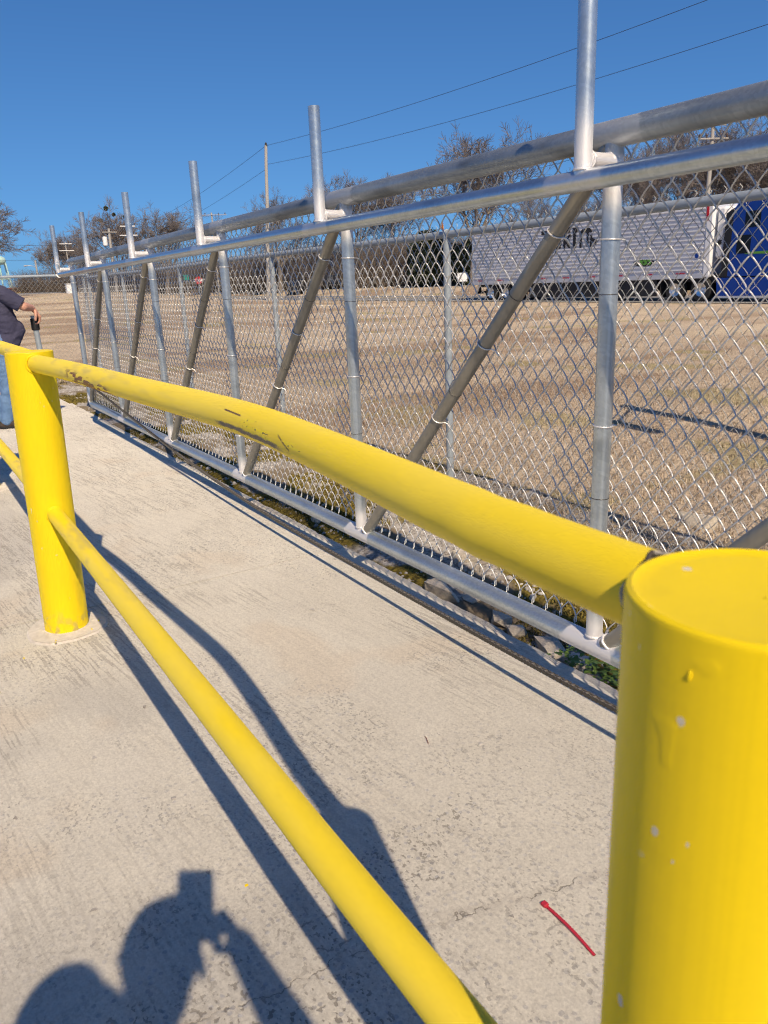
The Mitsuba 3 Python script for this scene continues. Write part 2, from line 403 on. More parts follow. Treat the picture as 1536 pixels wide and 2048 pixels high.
mat('cable', (0.03, 0.03, 0.035), 0.6)
mat('insulator', (0.10, 0.07, 0.06), 0.4)
mat('white_paint', (0.82, 0.83, 0.84), 0.45)
mat('trailer_white', (0.56, 0.58, 0.64), 0.4)
mat('aluminium', (0.72, 0.73, 0.75), 0.35, 0.7)
mat('black_rubber', (0.018, 0.018, 0.018), 0.75)
mat('black_paint', (0.012, 0.012, 0.014), 0.5)
mat('truck_blue', (0.003, 0.045, 0.30), 0.35, 0, spec=0.35)
mat('glass_dark', (0.006, 0.007, 0.009), 0.15, spec=0.3)
mat('chrome', (0.80, 0.80, 0.82), 0.15, 1.0)
mat('sign_red', (0.50, 0.02, 0.03), 0.5)
mat('sign_green', (0.02, 0.28, 0.22), 0.5)
mat('logo_green', (0.10, 0.30, 0.04), 0.5)
mat('tower_mint', (0.45, 0.62, 0.56), 0.5)
mat('brick_red', (0.20, 0.075, 0.055), 0.9)
mat('car_dark', (0.02, 0.022, 0.028), 0.25)
mat('orange_paint', (0.55, 0.16, 0.02), 0.6)


def cloth_bump(p, n, uv):
    return fbm(p.x * 16, p.y * 16, p.z * 22, 3)


mat('navy_cotton', proc(lambda p, n, uv: mix((0.045, 0.045, 0.085), (0.075, 0.075, 0.125), fbm(p.x * 9, p.y * 9, p.z * 9))), 0.9, 0, cloth_bump, 0.02, 0.2, eps=4e-3)
mat('denim', proc(lambda p, n, uv: mix((0.075, 0.15, 0.30), (0.17, 0.28, 0.46), fbm(p.x * 14, p.y * 14, p.z * 9))), 0.9, 0, cloth_bump, 0.02, 0.2, eps=4e-3)
mat('skin', proc(lambda p, n, uv: mix((0.50, 0.255, 0.18), (0.60, 0.33, 0.24), fbm(p.x * 20, p.y * 20, p.z * 20))), 0.5)
mat('hair', (0.05, 0.035, 0.025), 0.6)
mat('shoe_leather', (0.055, 0.040, 0.030), 0.7)
mat('eye', (0.5, 0.5, 0.5), 0.2)


# ------------------------------------------------------------------ ground, slab, road
def terrain(x, y):
    x, y = np.asarray(x, float), np.asarray(y, float)
    z = 0.0065 * np.maximum(0, y - 18) + 0.00006 * np.maximum(0, y - 90) ** 2
    z = np.minimum(z, 3.2 + 0.002 * y)
    z = z + 0.9 * np.clip((x - 40) / 30, 0, 1) ** 2 * (3 - 2 * np.clip((x - 40) / 30, 0, 1))
    sm = lambda a, b, q: np.clip((q - a) / (b - a), 0, 1) ** 2 * (3 - 2 * np.clip((q - a) / (b - a), 0, 1))
    z = z + 1.25 * sm(26, 62, y) * sm(28, 13, x)
    z = z + 0.5 * sm(37.2, 41, x) * sm(20, 60, y)
    bump_ = (meshkit.noise(np.stack([x * 0.35, y * 0.35, 0 * x], -1), 3) - 0.5) * 0.05 + (meshkit.noise(np.stack([x * 1.7, y * 1.7, 0 * x], -1), 5) - 0.5) * 0.025
    near = np.clip((np.abs(x - 33.0) - 3.9) / 1.5, 0, 1)
    return z + bump_ * near


def field_z(x, y):
    z = terrain(x, y)
    return np.where(x < 3.4, z - 0.06, z)


xs = np.unique(np.r_[-420, -260, -150, -90, -50, -30, -18, -10, -6, -4, np.arange(-3.0, 3.3, 0.7), np.arange(3.42, 14, 0.35), np.arange(14, 29, 1.0), 29.05, 29.4, 36.7, 37.1, np.arange(38, 80, 3), 90, 110, 150, 220, 340, 500])
ys = np.unique(np.r_[-160, -90, -50, -30, -18, -10, -6, np.arange(-4, 13.6, 0.45), np.arange(14, 30, 0.6), np.arange(30, 70, 1.5), np.arange(70, 200, 4), np.arange(200, 420, 20), 500, 700, 1000])


def field_full(X, Y):
    z = field_z(X, Y)
    under = (X < 3.3) & (Y < 13.9)
    return np.where(under, -0.32, z)


add('ground', sheet(xs, ys, field_full), 'dry_turf', smooth=True, kind='structure', label='field of dry dormant straw coloured turf beyond the fence')

# road with edge lines
ry = np.r_[-160, -60, -20, 0, np.arange(10, 220, 4), np.arange(220, 1000, 60)]
rx = np.array([29.2, 31.0, 33.0, 35.0, 36.8])
add('road', sheet(rx, ry, lambda X, Y: 0.03 + 0.0065 * np.maximum(0, Y - 18) + np.minimum(0.00006 * np.maximum(0, Y - 90) ** 2, 3.0)), 'asphalt', smooth=True, kind='structure', label='grey asphalt road behind the field')
for x0, x1, m_ in ((29.5, 29.62, 'road_paint'), (36.4, 36.52, 'road_paint'), (32.86, 32.97, 'road_yellow'), (33.05, 33.16, 'road_yellow')):
    add('edge_line', sheet(np.array([x0, x1]), ry, lambda X, Y: 0.036 + 0.0065 * np.maximum(0, Y - 18) + np.minimum(0.00006 * np.maximum(0, Y - 90) ** 2, 3.0)), m_, parent='road')

crx = np.r_[-160, -90, -50, np.arange(-30, 30, 2.0), 29.2]
add('cross_road', sheet(crx, np.array([74.0, 78.0, 82.0]), lambda X, Y: terrain(X, 78.0 + 0 * Y) + 0.05 + (Y - 78) * 0.02), 'asphalt', smooth=True, kind='structure', label='grey road crossing the field far away at the left')

# strip of soil, moss and gravel between slab and fence, then gravel past the slab end
SLAB_X = 1.945


def soil_z(X, Y):
    p = np.stack([X, Y, 0 * X], -1)
    t = np.clip((X - SLAB_X) / 0.5, 0, 1)
    deep = np.clip((3.2 - Y) / 0.7, 0, 1)
    z = -0.055 - 0.065 * deep + (0.045 + 0.06 * deep) * t * t * (3 - 2 * t) + 0.03 * np.clip((X - 2.6) / 0.8, 0, 1)
    z = z + (meshkit.fbm(p * 7, 3, 2) - 0.5) * 0.05 + (meshkit.noise(p * 30, 9) - 0.5) * 0.016
    far = np.clip((Y - 8.5) / 3.5, 0, 1)
    z = z + far * 0.07 * (1 - t)
    return np.where(X < 1.9, -0.26, z)


add('soil_strip', sheet(np.r_[1.80, 1.90, np.arange(1.92, 3.50, 0.03)], np.arange(-3, 14.6, 0.035), soil_z), 'soil', smooth=True, kind='structure', label='strip of mossy gravelly soil between concrete and fence')


def gravel_z(X, Y):
    p = np.stack([X, Y, 0 * X], -1)
    return 0.0 + (meshkit.fbm(p * 6, 3, 4) - 0.5) * 0.04 + 0.02 * np.clip((Y - 13) / 1.5, 0, 1)


add('gravel_strip', sheet(np.arange(-4, 3.5, 0.05), np.arange(13.86, 16.0, 0.05), gravel_z), 'soil', smooth=True, kind='structure', label='strip of gravel past the far end of the slab')

# slab: panels divided by joints; right edge slightly chipped
def slab_panel(x0, x1, y0, y1, chipped):
    ys_ = np.arange(y0, y1 + 1e-6, 0.03) if chipped else np.array([y0, y1])
    ys_[-1] = y1
    edge = np.full(len(ys_), x1)
    if chipped:
        p = np.stack([ys_ * 0, ys_, ys_ * 0], -1)
        edge = x1 - 0.018 * np.maximum(0, meshkit.fbm(p * 9, 3, 8) - 0.45) / 0.55 - 0.004 * meshkit.noise(p * 40, 3)
    top = np.stack([np.full(len(ys_), x0), ys_, np.zeros(len(ys_))], 1)
    b = 0.008
    rows = [top, np.stack([edge - b, ys_, np.zeros(len(ys_))], 1), np.stack([edge, ys_, np.full(len(ys_), -b)], 1), np.stack([edge + 0.004, ys_, np.full(len(ys_), -0.30)], 1), np.stack([np.full(len(ys_), x0), ys_, np.full(len(ys_), -0.30)], 1)]
    k, n_ = len(rows), len(ys_)
    v = np.vstack(rows)
    i, j = np.meshgrid(np.arange(k), np.arange(n_ - 1), indexing='ij')
    q = np.stack([i * n_ + j, ((i + 1) % k) * n_ + j, ((i + 1) % k) * n_ + j + 1, i * n_ + j + 1], -1).reshape(-1, 4)
    f = np.vstack([q[:, [0, 1, 2]], q[:, [0, 2, 3]]])
    ends = []
    for e, flip in ((0, 0), (n_ - 1, 1)):
        ids = [r * n_ + e for r in range(k)]
        tri = [[ids[0], ids[a + 1], ids[a]] for a in range(1, k - 1)]
        ends += [t[::-1] if flip else t for t in tri]
    return v, np.vstack([f, np.array(ends)])


JOINTS = [-6.0, 0.02 - 2.6, 3.585, 8.2, 13.86]
COLS = [(-8.0, -2.6), (-2.594, SLAB_X)]
for (a, b) in zip(JOINTS[:-1], JOINTS[1:]):
    for i, (x0, x1) in enumerate(COLS):
        add('panel', slab_panel(x0, x1, a + 0.004, b - 0.004, i == 1), 'concrete', parent='concrete_slab')
labels['concrete_slab'] = {'label': 'pale broom finished concrete slab with cracks and worn aggregate', 'kind': 'structure'}
add('joint_fill', join(*[box(-8, SLAB_X - 0.03, y - 0.02, y + 0.02, -0.05, -0.007) for y in JOINTS[1:-1]]), 'dark_soil', parent='concrete_slab')


def gate_path_noise(y):
    return 0.0


# ------------------------------------------------------------------ yellow guard rail
BOLL = [((0.464, 0.274), (0.0, 0.0)), ((0.430, 3.406), (0.030, 0.0)), ((0.43, 6.52), (0.02, 0.0))]
BH, BR = 1.195, 0.0905
rail = thing('guard_rail', 'yellow painted pipe guard rail of thick posts and two rails, scratched and rusty in places', 'guard rail')


def bollard_mesh(c, lean):
    prof = [(BR, -0.05), (BR, 0.3), (BR, 0.6), (BR, 0.9), (BR, BH - 0.005), (BR - 0.0015, BH - 0.0015), (BR - 0.005, BH), (BR - 0.011, BH - 0.003), (BR - 0.02, BH - 0.0025), (0.05, BH - 0.004), (0.02, BH - 0.005), (0.001, BH - 0.005)]
    v, f = lathe(prof, 64)
    v[:, 0] += c[0] + lean[0] * v[:, 2] / BH
    v[:, 1] += c[1] + lean[1] * v[:, 2] / BH
    return v, f


for c, lean in BOLL:
    add('post', bollard_mesh(c, lean), 'yellow_paint', parent=rail, smooth=32)
TOPR = [(0.492, 0.355), (0.491, 0.45), (0.493, 0.505), (0.504, 0.632), (0.517, 0.76), (0.529, 0.868), (0.543, 1.0), (0.556, 1.131), (0.570, 1.30), (0.578, 1.45), (0.578, 1.55), (0.569, 1.70), (0.558, 1.913), (0.547, 2.10), (0.538, 2.293), (0.527, 2.57), (0.512, 2.855), (0.488, 3.15), (0.466, 3.36)]
from scipy.interpolate import make_smoothing_spline
_ty = np.array([b for a, b in TOPR]); _tx = np.array([a for a, b in TOPR])
_sp = make_smoothing_spline(_ty, _tx, lam=0.0008)
yy = np.linspace(0.386, 3.36, 70)
top_curve = np.stack([_sp(yy), yy, np.full_like(yy, 1.150)], 1)
LOW = [(0.434, 0.33), (0.432, 0.60), (0.432, 0.75), (0.433, 0.95), (0.436, 1.15), (0.438, 1.40), (0.440, 1.70), (0.442, 2.10), (0.444, 2.60), (0.445, 3.0), (0.446, 3.34)]
_ly = np.array([b for a, b in LOW]); _lx = np.array([a for a, b in LOW])
_sl = make_smoothing_spline(_ly, _lx, lam=0.004)
yl = np.linspace(0.345, 3.34, 50)
low_curve = np.stack([_sl(yl), yl, np.full_like(yl, 0.540)], 1)


def dented(P, r, n=40):
    v, f = tube(P, r, n)
    d = np.exp(-((v[:, 1] - 0.60) / 0.05) ** 2) * 0.0022 * np.sin(v[:, 1] * 70) + np.exp(-((v[:, 1] - 1.40) / 0.14) ** 2) * 0.006 * (v[:, 0] < 0.53)
    v[:, 0] += d
    return v, f


add('top_rail', dented(top_curve, 0.0348), 'yellow_rail_paint', parent=rail, smooth=50, label='bent top rail with a dark gouge, scratches and rust')
add('lower_rail', tube(low_curve, 0.0325, 36), 'yellow_rail_paint', parent=rail, smooth=50)
add('top_rail', tube([(0.50, 3.46, 1.15), (0.495, 5.0, 1.15), (0.49, 6.45, 1.15)], 0.0348, 36), 'yellow_rail_paint', parent=rail, smooth=50)
add('lower_rail', tube([(0.455, 3.47, 0.54), (0.45, 5.0, 0.54), (0.45, 6.45, 0.54)], 0.0325, 36), 'yellow_rail_paint', parent=rail, smooth=50)
# torn weld at the near post, weld beads elsewhere
def ring_at(c, d, R, r, n=28, wob=0.0, seed=1):
    d = np.asarray(d, float) / np.linalg.norm(d)
    a = np.cross(d, [0, 0, 1.0] if abs(d[2]) < 0.9 else [1.0, 0, 0]); a /= np.linalg.norm(a); b = np.cross(d, a)
    t = np.linspace(0, 2 * np.pi, n)
    rr = R + wob * (meshkit.noise(np.stack([np.cos(t) * 3 + seed, np.sin(t) * 3, 0 * t], -1), seed) - 0.5)
    return tube(np.asarray(c) + rr[:, None] * (np.cos(t)[:, None] * a + np.sin(t)[:, None] * b), r, 6, False)


def rail_weld(P, bc, lean, zc, R):
    """bead along the saddle where a pipe along y meets a post"""
    t = np.linspace(0, 2 * np.pi, 40)
    x = P[0] + R * np.cos(t); z = zc + R * np.sin(t)
    bx = bc[0] + lean[0] * z / BH
    dy = np.sqrt(np.maximum(0.0006, (BR + 0.002) ** 2 - (x - bx) ** 2))
    return x, z, bx, dy


for P, (bc, lean), zc, R, sgn in ((top_curve[-1], BOLL[1], 1.15, 0.0355, -1), (low_curve[-1], BOLL[1], 0.54, 0.033, -1), (low_curve[0], BOLL[0], 0.54, 0.033, 1)):
    x, z, bx, dy = rail_weld(P, bc, lean, min(zc, 1.152), R)
    z = np.minimum(z, BH - 0.006)
    add('weld_bead', tube(np.stack([x, bc[1] + sgn * dy, z], 1), 0.0045, 8, False), 'yellow_paint', parent=rail, smooth=True)
e0 = top_curve[0]
tt = np.linspace(0, 2 * np.pi, 48)
rag = 0.0340 + 0.003 * (meshkit.noise(np.stack([np.cos(tt) * 6, np.sin(tt) * 6, 0 * tt], -1), 5) - 0.3)
add('torn_weld', tube(np.stack([e0[0] + rag * np.cos(tt), e0[1] - 0.003 + 0.004 * np.sin(5 * tt), np.minimum(e0[2] + rag * np.sin(tt), BH - 0.003)], 1), 0.0022, 7, False), 'torn_steel', parent=rail, smooth=True, label='torn weld beside a dark gap')
add('rail_end', tube([e0 - [0, 0.003, 0], e0 + [0, 0.002, 0]], 0.0338, 30), 'raw_gap', parent=rail, smooth=40)
for zz_, yy_ in ((1.1658, 0.2626),):      # hardened paint runs
    add('paint_run', tube([(0.3742, yy_, zz_ + 0.004), (0.3736, yy_, zz_), (0.3742, yy_ + 0.0005, zz_ - 0.010 if zz_ < 1.1 else zz_ - 0.004)], [0.0008, 0.0015, 0.0006], 8), 'yellow_paint', parent=rail, smooth=True)
# white concrete collars under the posts
for (c, lean), R in zip(BOLL, (0.19, 0.168, 0.19)):
    rr = np.r_[BR - 0.01, BR + 0.02, 0.13, 0.16, R - 0.01, R, R + 0.002]
    zz = np.r_[0.016, 0.015, 0.013, 0.010, 0.006, 0.002, -0.01]
    v, f = lathe(np.stack([rr, zz], 1)[::-1], 60)
    ang = np.arctan2(v[:, 1], v[:, 0])
    w = 1 + 0.10 * (meshkit.noise(np.stack([np.cos(ang) * 2.2 + c[1], np.sin(ang) * 2.2, 0 * ang], -1), 4) - 0.5) * (np.hypot(v[:, 0], v[:, 1]) > 0.12)
    v[:, :2] = v[:, :2] * w[:, None] + np.array(c)
    v[:, 2] += (meshkit.noise(v * 60, 2) - 0.5) * 0.004 * (v[:, 2] > 0)
    add('collar', (v, f), 'concrete_old', parent='concrete_slab', smooth=60)
fl = []
for i in range(9):
    a, r_ = RNG.uniform(0, 6.28), RNG.uniform(0.11, 0.2)
    cx, cy, s = 0.43 + r_ * math.cos(a), 3.406 + r_ * math.sin(a) - 0.02, RNG.uniform(0.0015, 0.0045)
    fl.append(box(cx - s, cx + s * RNG.uniform(0.5, 1), cy - s, cy + s, 0.011 if r_ < 0.16 else 0.0004, 0.0165 if r_ < 0.16 else 0.002))
for (x_, y_) in ((0.10, 2.95), (0.49, 1.52), (0.22, 3.2)):
    fl.append(box(x_, x_ + 0.008, y_, y_ + 0.006, 0.0004, 0.002))
add('paint_flakes', join(*fl), 'yellow_paint', label='yellow paint flakes scattered on the concrete round the left post', kind='stuff', cat='paint flakes')

# ------------------------------------------------------------------ chain link fabric
def fabric(origin, along, normal, length, z0, z1, pitch, r, sides=5, offset=0.0, depth=0.0045, hooks=False, barbs=0.0, detail=3):
    """woven zigzag wires, diamonds two pitches wide; returns one (v, f)"""
    h = pitch * 1.12
    n_lev = int(round((z1 - z0) / h))
    h = (z1 - z0) / n_lev
    n_str = int(length / pitch) + 1
    lev = np.arange(n_lev + 1)
    ts = np.linspace(0, 1, detail + 1)[:-1] if detail > 1 else np.array([0.0])
    S, Z, N = [], [], []
    for i in range(n_str):
        sg = np.where((lev + i) % 2 == 0, 1.0, -1.0)
        s = i * pitch + sg * (pitch / 2 - r * 0.4)
        z = z0 + lev * h
        ss, zz, nn = [], [], []
        for a in range(n_lev):
            front = 1.0 if sg[a + 1] > 0 else -1.0
            for t in ts:
                ss.append(s[a] + (s[a + 1] - s[a]) * t); zz.append(z[a] + h * t); nn.append(depth * front * math.sin(math.pi * t) ** 0.6 if t > 0 else 0.0)
        ss.append(s[-1]); zz.append(z[-1]); nn.append(0.0)
        S.append(ss); Z.append(zz); N.append(nn)
    S, Z, N = np.array(S) + offset, np.array(Z), np.array(N)
    wig = (meshkit.noise(np.stack([S * 1.3, Z * 1.3, 0 * S], -1), 6) - 0.5)
    N = N + wig * 0.02
    S = S + (meshkit.noise(np.stack([S * 0.9 + 4, Z * 2.1, 0 * S], -1), 2) - 0.5) * 0.012
    along, normal = np.asarray(along, float), np.asarray(normal, float)
    P = np.asarray(origin, float) + S[..., None] * along + N[..., None] * normal + Z[..., None] * np.array([0, 0, 1.0])
    out = [tubes(P, r, sides)]
    if hooks or barbs:
        ext = []
        for i in range(n_str):
            if (n_lev + i) % 2 == 0 and barbs:
                a = P[i, -1]
                ext.append(np.array([a, a + along * 0.004 + [0, 0, barbs * 0.4], a - along * 0.003 + normal * 0.006 + [0, 0, barbs * 0.7], a + along * 0.008 + [0, 0, barbs]]))
            if i % 2 == 0 and hooks:
                a = P[i, 0]
                ext.append(np.array([a, a - along * 0.005 - normal * 0.004 + [0, 0, -0.018], a + along * 0.000 - normal * 0.006 + [0, 0, -0.027], a + along * 0.006 - normal * 0.003 + [0, 0, -0.017], a + along * 0.004 + [0, 0, -0.002]]))
        if ext:
            out.append(tubes(np.array(ext), r, sides))
    return join(*out)


# ------------------------------------------------------------------ sliding gate
gate = thing('sliding_gate', 'shiny galvanized pipe frame sliding gate with chain link fabric, diagonal braces and bare uprights', 'gate')
N0, N1 = -2, 5
YS = [GY0 + GS * i for i in range(N0, N1 + 1)]
YS[-1] -= 0.06
YE = YS[-1]
G = 'galvanized_gate'


def long_tube(x, z, y0, y1, r, n=24, slope=0.0):
    yy = np.arange(y0, y1, 0.12)
    return tube(np.stack([np.full_like(yy, x), yy, z + slope * (yy - GY0)], 1), r, n)


bpath = np.vstack([np.stack([np.full(60, GX), np.linspace(YS[0] - 0.3, YE - 0.16, 60), np.full(60, GB)], 1), arc([(GX, YE - 0.15, GB), (GX, YE, GB), (GX, YE, GB + 0.2)], 0.12, 8)[1:]])
add('bottom_rail', tube(bpath, np.r_[np.full(60, 0.036), np.linspace(0.036, 0.028, len(bpath) - 60)], 28), G, parent=gate, smooth=50)
add('top_rail', long_tube(GX, GT, YS[0] - 0.3, YE + 0.05, 0.036, 28, -0.0035), G, parent=gate, smooth=50)
add('front_rail', long_tube(FRX, GF, YS[0] - 0.3, YE - 0.02, 0.0275, 28, -0.0040), G, parent=gate, smooth=50)
ties = []
for i, y in enumerate(YS):
    last = i == len(YS) - 1
    gt, gf = GT - 0.0035 * (y - GY0), GF - 0.0040 * (y - GY0)
    add('post', tube([(GX, y, GB + (0.2 if last else 0.03)), (GX, y, 0.9), (GX, y, gt - 0.01)], 0.0268, 24), G, parent=gate, smooth=50)
    ysb = y - 0.017
    add('upright', join(tube([(FRX, ysb, gf + 0.012), (FRX, ysb, 1.9), (FRX, ysb, 2.105)], 0.0240, 24, False), tube([(FRX, ysb, 2.105), (FRX, ysb, 1.99)], [0.0205, 0.0205], 24, False), lathe([(0.0240, 2.105), (0.0205, 2.105)], 24, (FRX, ysb, 0))), G, parent=gate, smooth=50)
    add('standoff', tube([(FRX + 0.015, ysb + 0.002, gf + 0.052), (GX - 0.01, y - 0.006, gf + 0.052)], 0.0215, 20), 'silver_paint', parent=gate, smooth=50)
    add('weld_bead', ring_at((FRX + 0.0235, ysb, gf + 0.052), (1, 0, 0), 0.0225, 0.0032, 28, 0.003), 'silver_paint', parent=gate, smooth=True)
    add('weld_bead', ring_at((GX - 0.0265, y - 0.004, gf + 0.052), (1, 0, 0), 0.0228, 0.0034, 28, 0.003), 'silver_paint', parent=gate, smooth=True)
    add('weld_bead', ring_at((GX, y, GB + 0.035), (0, 0, 1), 0.0275, 0.0040, 30, 0.004), 'silver_paint', parent=gate, smooth=True)
    add('weld_bead', ring_at((FRX, ysb, gf + 0.027), (0, 0, 1), 0.0245, 0.0035, 28, 0.004), 'silver_paint', parent=gate, smooth=True)
    if i > 0:   # diagonal from the foot of this post up to the head of the nearer one
        a, b = np.array([GX - 0.004, y - 0.055, GB + 0.02]), np.array([GX, YS[i - 1] + 0.015, GT - 0.03])
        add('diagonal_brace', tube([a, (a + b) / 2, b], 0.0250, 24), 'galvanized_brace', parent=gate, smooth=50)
        ax = (b - a) / np.linalg.norm(b - a)
        add('weld_bead', ring_at(a + ax * 0.022, ax, 0.0275, 0.005, 30, 0.004), 'silver_paint', parent=gate, smooth=True)
        for k, t in enumerate((0.42, 0.62, 0.855)):
            c0 = a + (b - a) * t
            d = np.cross(ax, [1, 0, 0])
            tt = np.linspace(-0.6 * np.pi, 0.75 * np.pi, 16)
            tw = np.array([-math.cos(q) * np.array([1, 0, 0]) * 0.0278 + math.sin(q) * d * 0.0278 + ax * (0.012 * (0.5 - q / 4)) for q in tt])
            tail = np.array([tw[0] + d * -0.01 + [0.012, 0, 0], tw[0] + d * -0.022 + [0.020, 0, -0.010]])
            add('tie_wire', tube(np.vstack([tail[::-1], tw]) + c0, 0.0025, 6), 'tie_metal', parent=gate, smooth=True)
    for z in (1.512 + 0.02 * math.sin(i * 2.1), 0.985 + 0.025 * math.cos(i * 1.7), 0.52 + 0.02 * math.sin(i)):
        tt = np.linspace(0.05 * np.pi, 1.95 * np.pi, 20)
        P = np.stack([GX + 0.0288 * np.cos(tt), y + 0.0288 * np.sin(tt), z + 0.002 * np.sin(tt)], 1)
        P = np.vstack([[GX + 0.040, y - 0.020, z - 0.003], P])
        add('tie_wire', tube(P, 0.0026, 6), 'tie_metal', parent=gate, smooth=True)
for i, y in enumerate(YS):     # thin dark bands that also hold the fabric
    for z in (1.335, 0.73):
        add('dark_band', ring_at((GX, y, z + 0.01 * math.sin(3 * i + z)), (0, 0, 1), 0.0275, 0.0012, 24), 'chain_steel', parent=gate, smooth=True)
    if i > 0:
        a, b = np.array([GX - 0.004, y - 0.055, GB + 0.02]), np.array([GX, YS[i - 1] + 0.015, GT - 0.03])
        for t in (0.50, 0.735):
            add('dark_band', ring_at(a + (b - a) * t, b - a, 0.0257, 0.0012, 24), 'chain_steel', parent=gate, smooth=True)
add('fabric', fabric((GX + 0.038, YS[0], 0), (0, 1, 0), (1, 0, 0), YE - YS[0] - 0.03, GB + 0.052, GT - 0.02, 0.0351, 0.0025, 5, 0.02, hooks=True, barbs=0.0, detail=4), 'wire', parent=gate, smooth=True, kind='stuff')
add('rail_cap', lathe([(0.0, -0.004), (0.028, -0.004), (0.0285, 0.002), (0.0, 0.003)], 20), 'white_paint', parent=gate, smooth=40, to_world=T().translate([FRX, YE - 0.018, GF - 0.0040 * (YE - GY0)]).rotate([1, 0, 0], -90))
# chain lug at the far foot
add('chain_lug', box(GX - 0.06, GX - 0.022, YE - 0.08, YE + 0.01, 0.47, 0.54, 0.004), 'chain_steel', parent=gate)

# ------------------------------------------------------------------ drive chain
cy = np.array([-2.0, 0.0, 1.40, 2.3, 3.1, 4.1, 4.9, 5.8, 6.6, 7.2, 7.9, 8.6, 9.08])
cx = np.array([1.655, 1.66, 1.668, 1.682, 1.694, 1.708, 1.722, 1.735, 1.738, 1.738, 1.738, 1.735, 1.728])
cz = np.array([0.30, 0.20, 0.126, 0.110, 0.104, 0.108, 0.135, 0.185, 0.252, 0.312, 0.382, 0.455, 0.505])
_cx, _cz = make_smoothing_spline(cy, cx, lam=0.01), make_smoothing_spline(cy, cz, lam=0.01)
yc = np.linspace(-2.0, 9.08, 3000)
CP = np.stack([_cx(yc), yc, _cz(yc)], 1)
PITCHC = 0.01588
s_ = np.r_[0, np.cumsum(np.linalg.norm(np.diff(CP, axis=0), axis=1))]
nl = int(s_[-1] / PITCHC)
CK = np.stack([np.interp(np.arange(nl + 1) * PITCHC, s_, CP[:, k]) for k in range(3)], 1)
chain = thing('drive_chain', 'dark steel roller chain hanging low along the gate just above the concrete edge', 'chain')


def plate(off, w=0.0020, h=0.0080, n=7):
    P = PITCHC
    a = np.linspace(np.pi / 2, 3 * np.pi / 2, n)
    pts = [(-h * 0 + h * math.cos(t) * 0.95, h * math.sin(t)) for t in a] + [(P / 2, -h * 0.72)] + [(P + h * 0.95 * math.cos(t + np.pi), h * math.sin(t + np.pi)) for t in a] + [(P / 2, h * 0.72)]
    from shapely.geometry import Polygon
    m_ = trimesh.creation.extrude_polygon(Polygon(pts), w, engine='earcut')
    v = np.asarray(m_.vertices)
    return np.stack([v[:, 2] + off, v[:, 0], v[:, 1]], 1), np.asarray(m_.faces)


link_out = join(plate(0.0066), plate(-0.0086), tube([(-0.0105, 0, 0), (0.0105, 0, 0)], 0.0028, 8), tube([(-0.0042, 0, 0), (0.0042, 0, 0)], 0.0056, 10))
link_in = join(plate(0.0042), plate(-0.0062), tube([(-0.0042, 0, 0), (0.0042, 0, 0)], 0.0056, 10))
PL = [mikit.ply(link_out, 'chain_steel', smooth=35), mikit.ply(link_in, 'chain_roller', smooth=35)]
rest = []
vis = [i for i in range(nl) if CK[i, 1] > 0.9]
for i in range(nl):
    d = CK[i + 1] - CK[i]
    d /= np.linalg.norm(d)
    x = np.cross(d, [0, 0, 1.0]); x /= np.linalg.norm(x); z = np.cross(x, d)
    Mx = np.eye(4); Mx[:3, 0], Mx[:3, 1], Mx[:3, 2], Mx[:3, 3] = x, d, z, CK[i]
    if CK[i, 1] > 1.2 and len(rest) >= 0 and sum(1 for _ in ()) == 0 and 0 <= i - vis[0] - 15 < 300:
        again('link', PL[i % 2], chain, T(Mx.tolist()))
    else:
        v, f = link_out if i % 2 == 0 else link_in
        rest.append((v @ Mx[:3, :3].T + Mx[:3, 3], f))
add('far_links', join(*rest), 'chain_steel', parent=chain, smooth=35, kind='stuff')

# ------------------------------------------------------------------ fixed fence behind the gate, cross fence
FX, FY0, FS, FT = 3.0, 4.03, 2.60, 1.672
fence = thing('chain_link_fence', 'dull blue grey chain link fence standing in the turf behind the shiny gate', 'fence')
fposts = [FY0 + FS * i for i in range(-2, 5)]
for i, y in enumerate(fposts):
    add('post', tube([(FX, y, -0.15), (FX, y, 0.8), (FX, y, FT - 0.006)], 0.0235, 20), 'galvanized_old', parent=fence, smooth=50)
    for z in (1.42, 1.02, 0.66, 0.28):
        tt = np.linspace(0.05 * np.pi, 1.95 * np.pi, 16)
        P = np.stack([FX - 0.0252 * np.cos(tt), y + 0.0252 * np.sin(tt), z + 0 * tt], 1)
        add('tie_wire', tube(np.vstack([[FX - 0.034, y - 0.03, z], P]), 0.0017, 5), 'galvanized_shadow_brown', parent=fence, smooth=True)
    add('rail_cup', ring_at((FX, y, FT), (0, 1, 0), 0.022, 0.006, 20), 'galvanized_old', parent=fence, smooth=True)
yy = np.arange(fposts[0] - 0.5, fposts[-1] + 0.02, 0.3)
add('top_rail', tube(np.stack([np.full_like(yy, FX), yy, FT + 0.004 * np.sin(yy * 1.1)], 1), 0.0215, 20), 'galvanized_old', parent=fence, smooth=50)
add('fabric', fabric((FX + 0.030, fposts[0], 0), (0, 1, 0), (1, 0, 0), fposts[-1] - fposts[0], 0.03, FT + 0.012, 0.0351, 0.0018, 4, 0.0, barbs=0.045, detail=3), 'wire_old', parent=fence, smooth=True, kind='stuff')
add('orange_tag', hull([(FX - 0.03, FY0 - 0.012, FT + 0.02), (FX - 0.026, FY0 + 0.02, FT + 0.03), (FX - 0.03, FY0 - 0.005, FT + 0.07), (FX - 0.02, FY0 + 0.012, FT + 0.055), (FX - 0.02, FY0, FT + 0.015), (FX - 0.034, FY0 + 0.006, FT + 0.04)]), 'orange_paint', parent=fence)

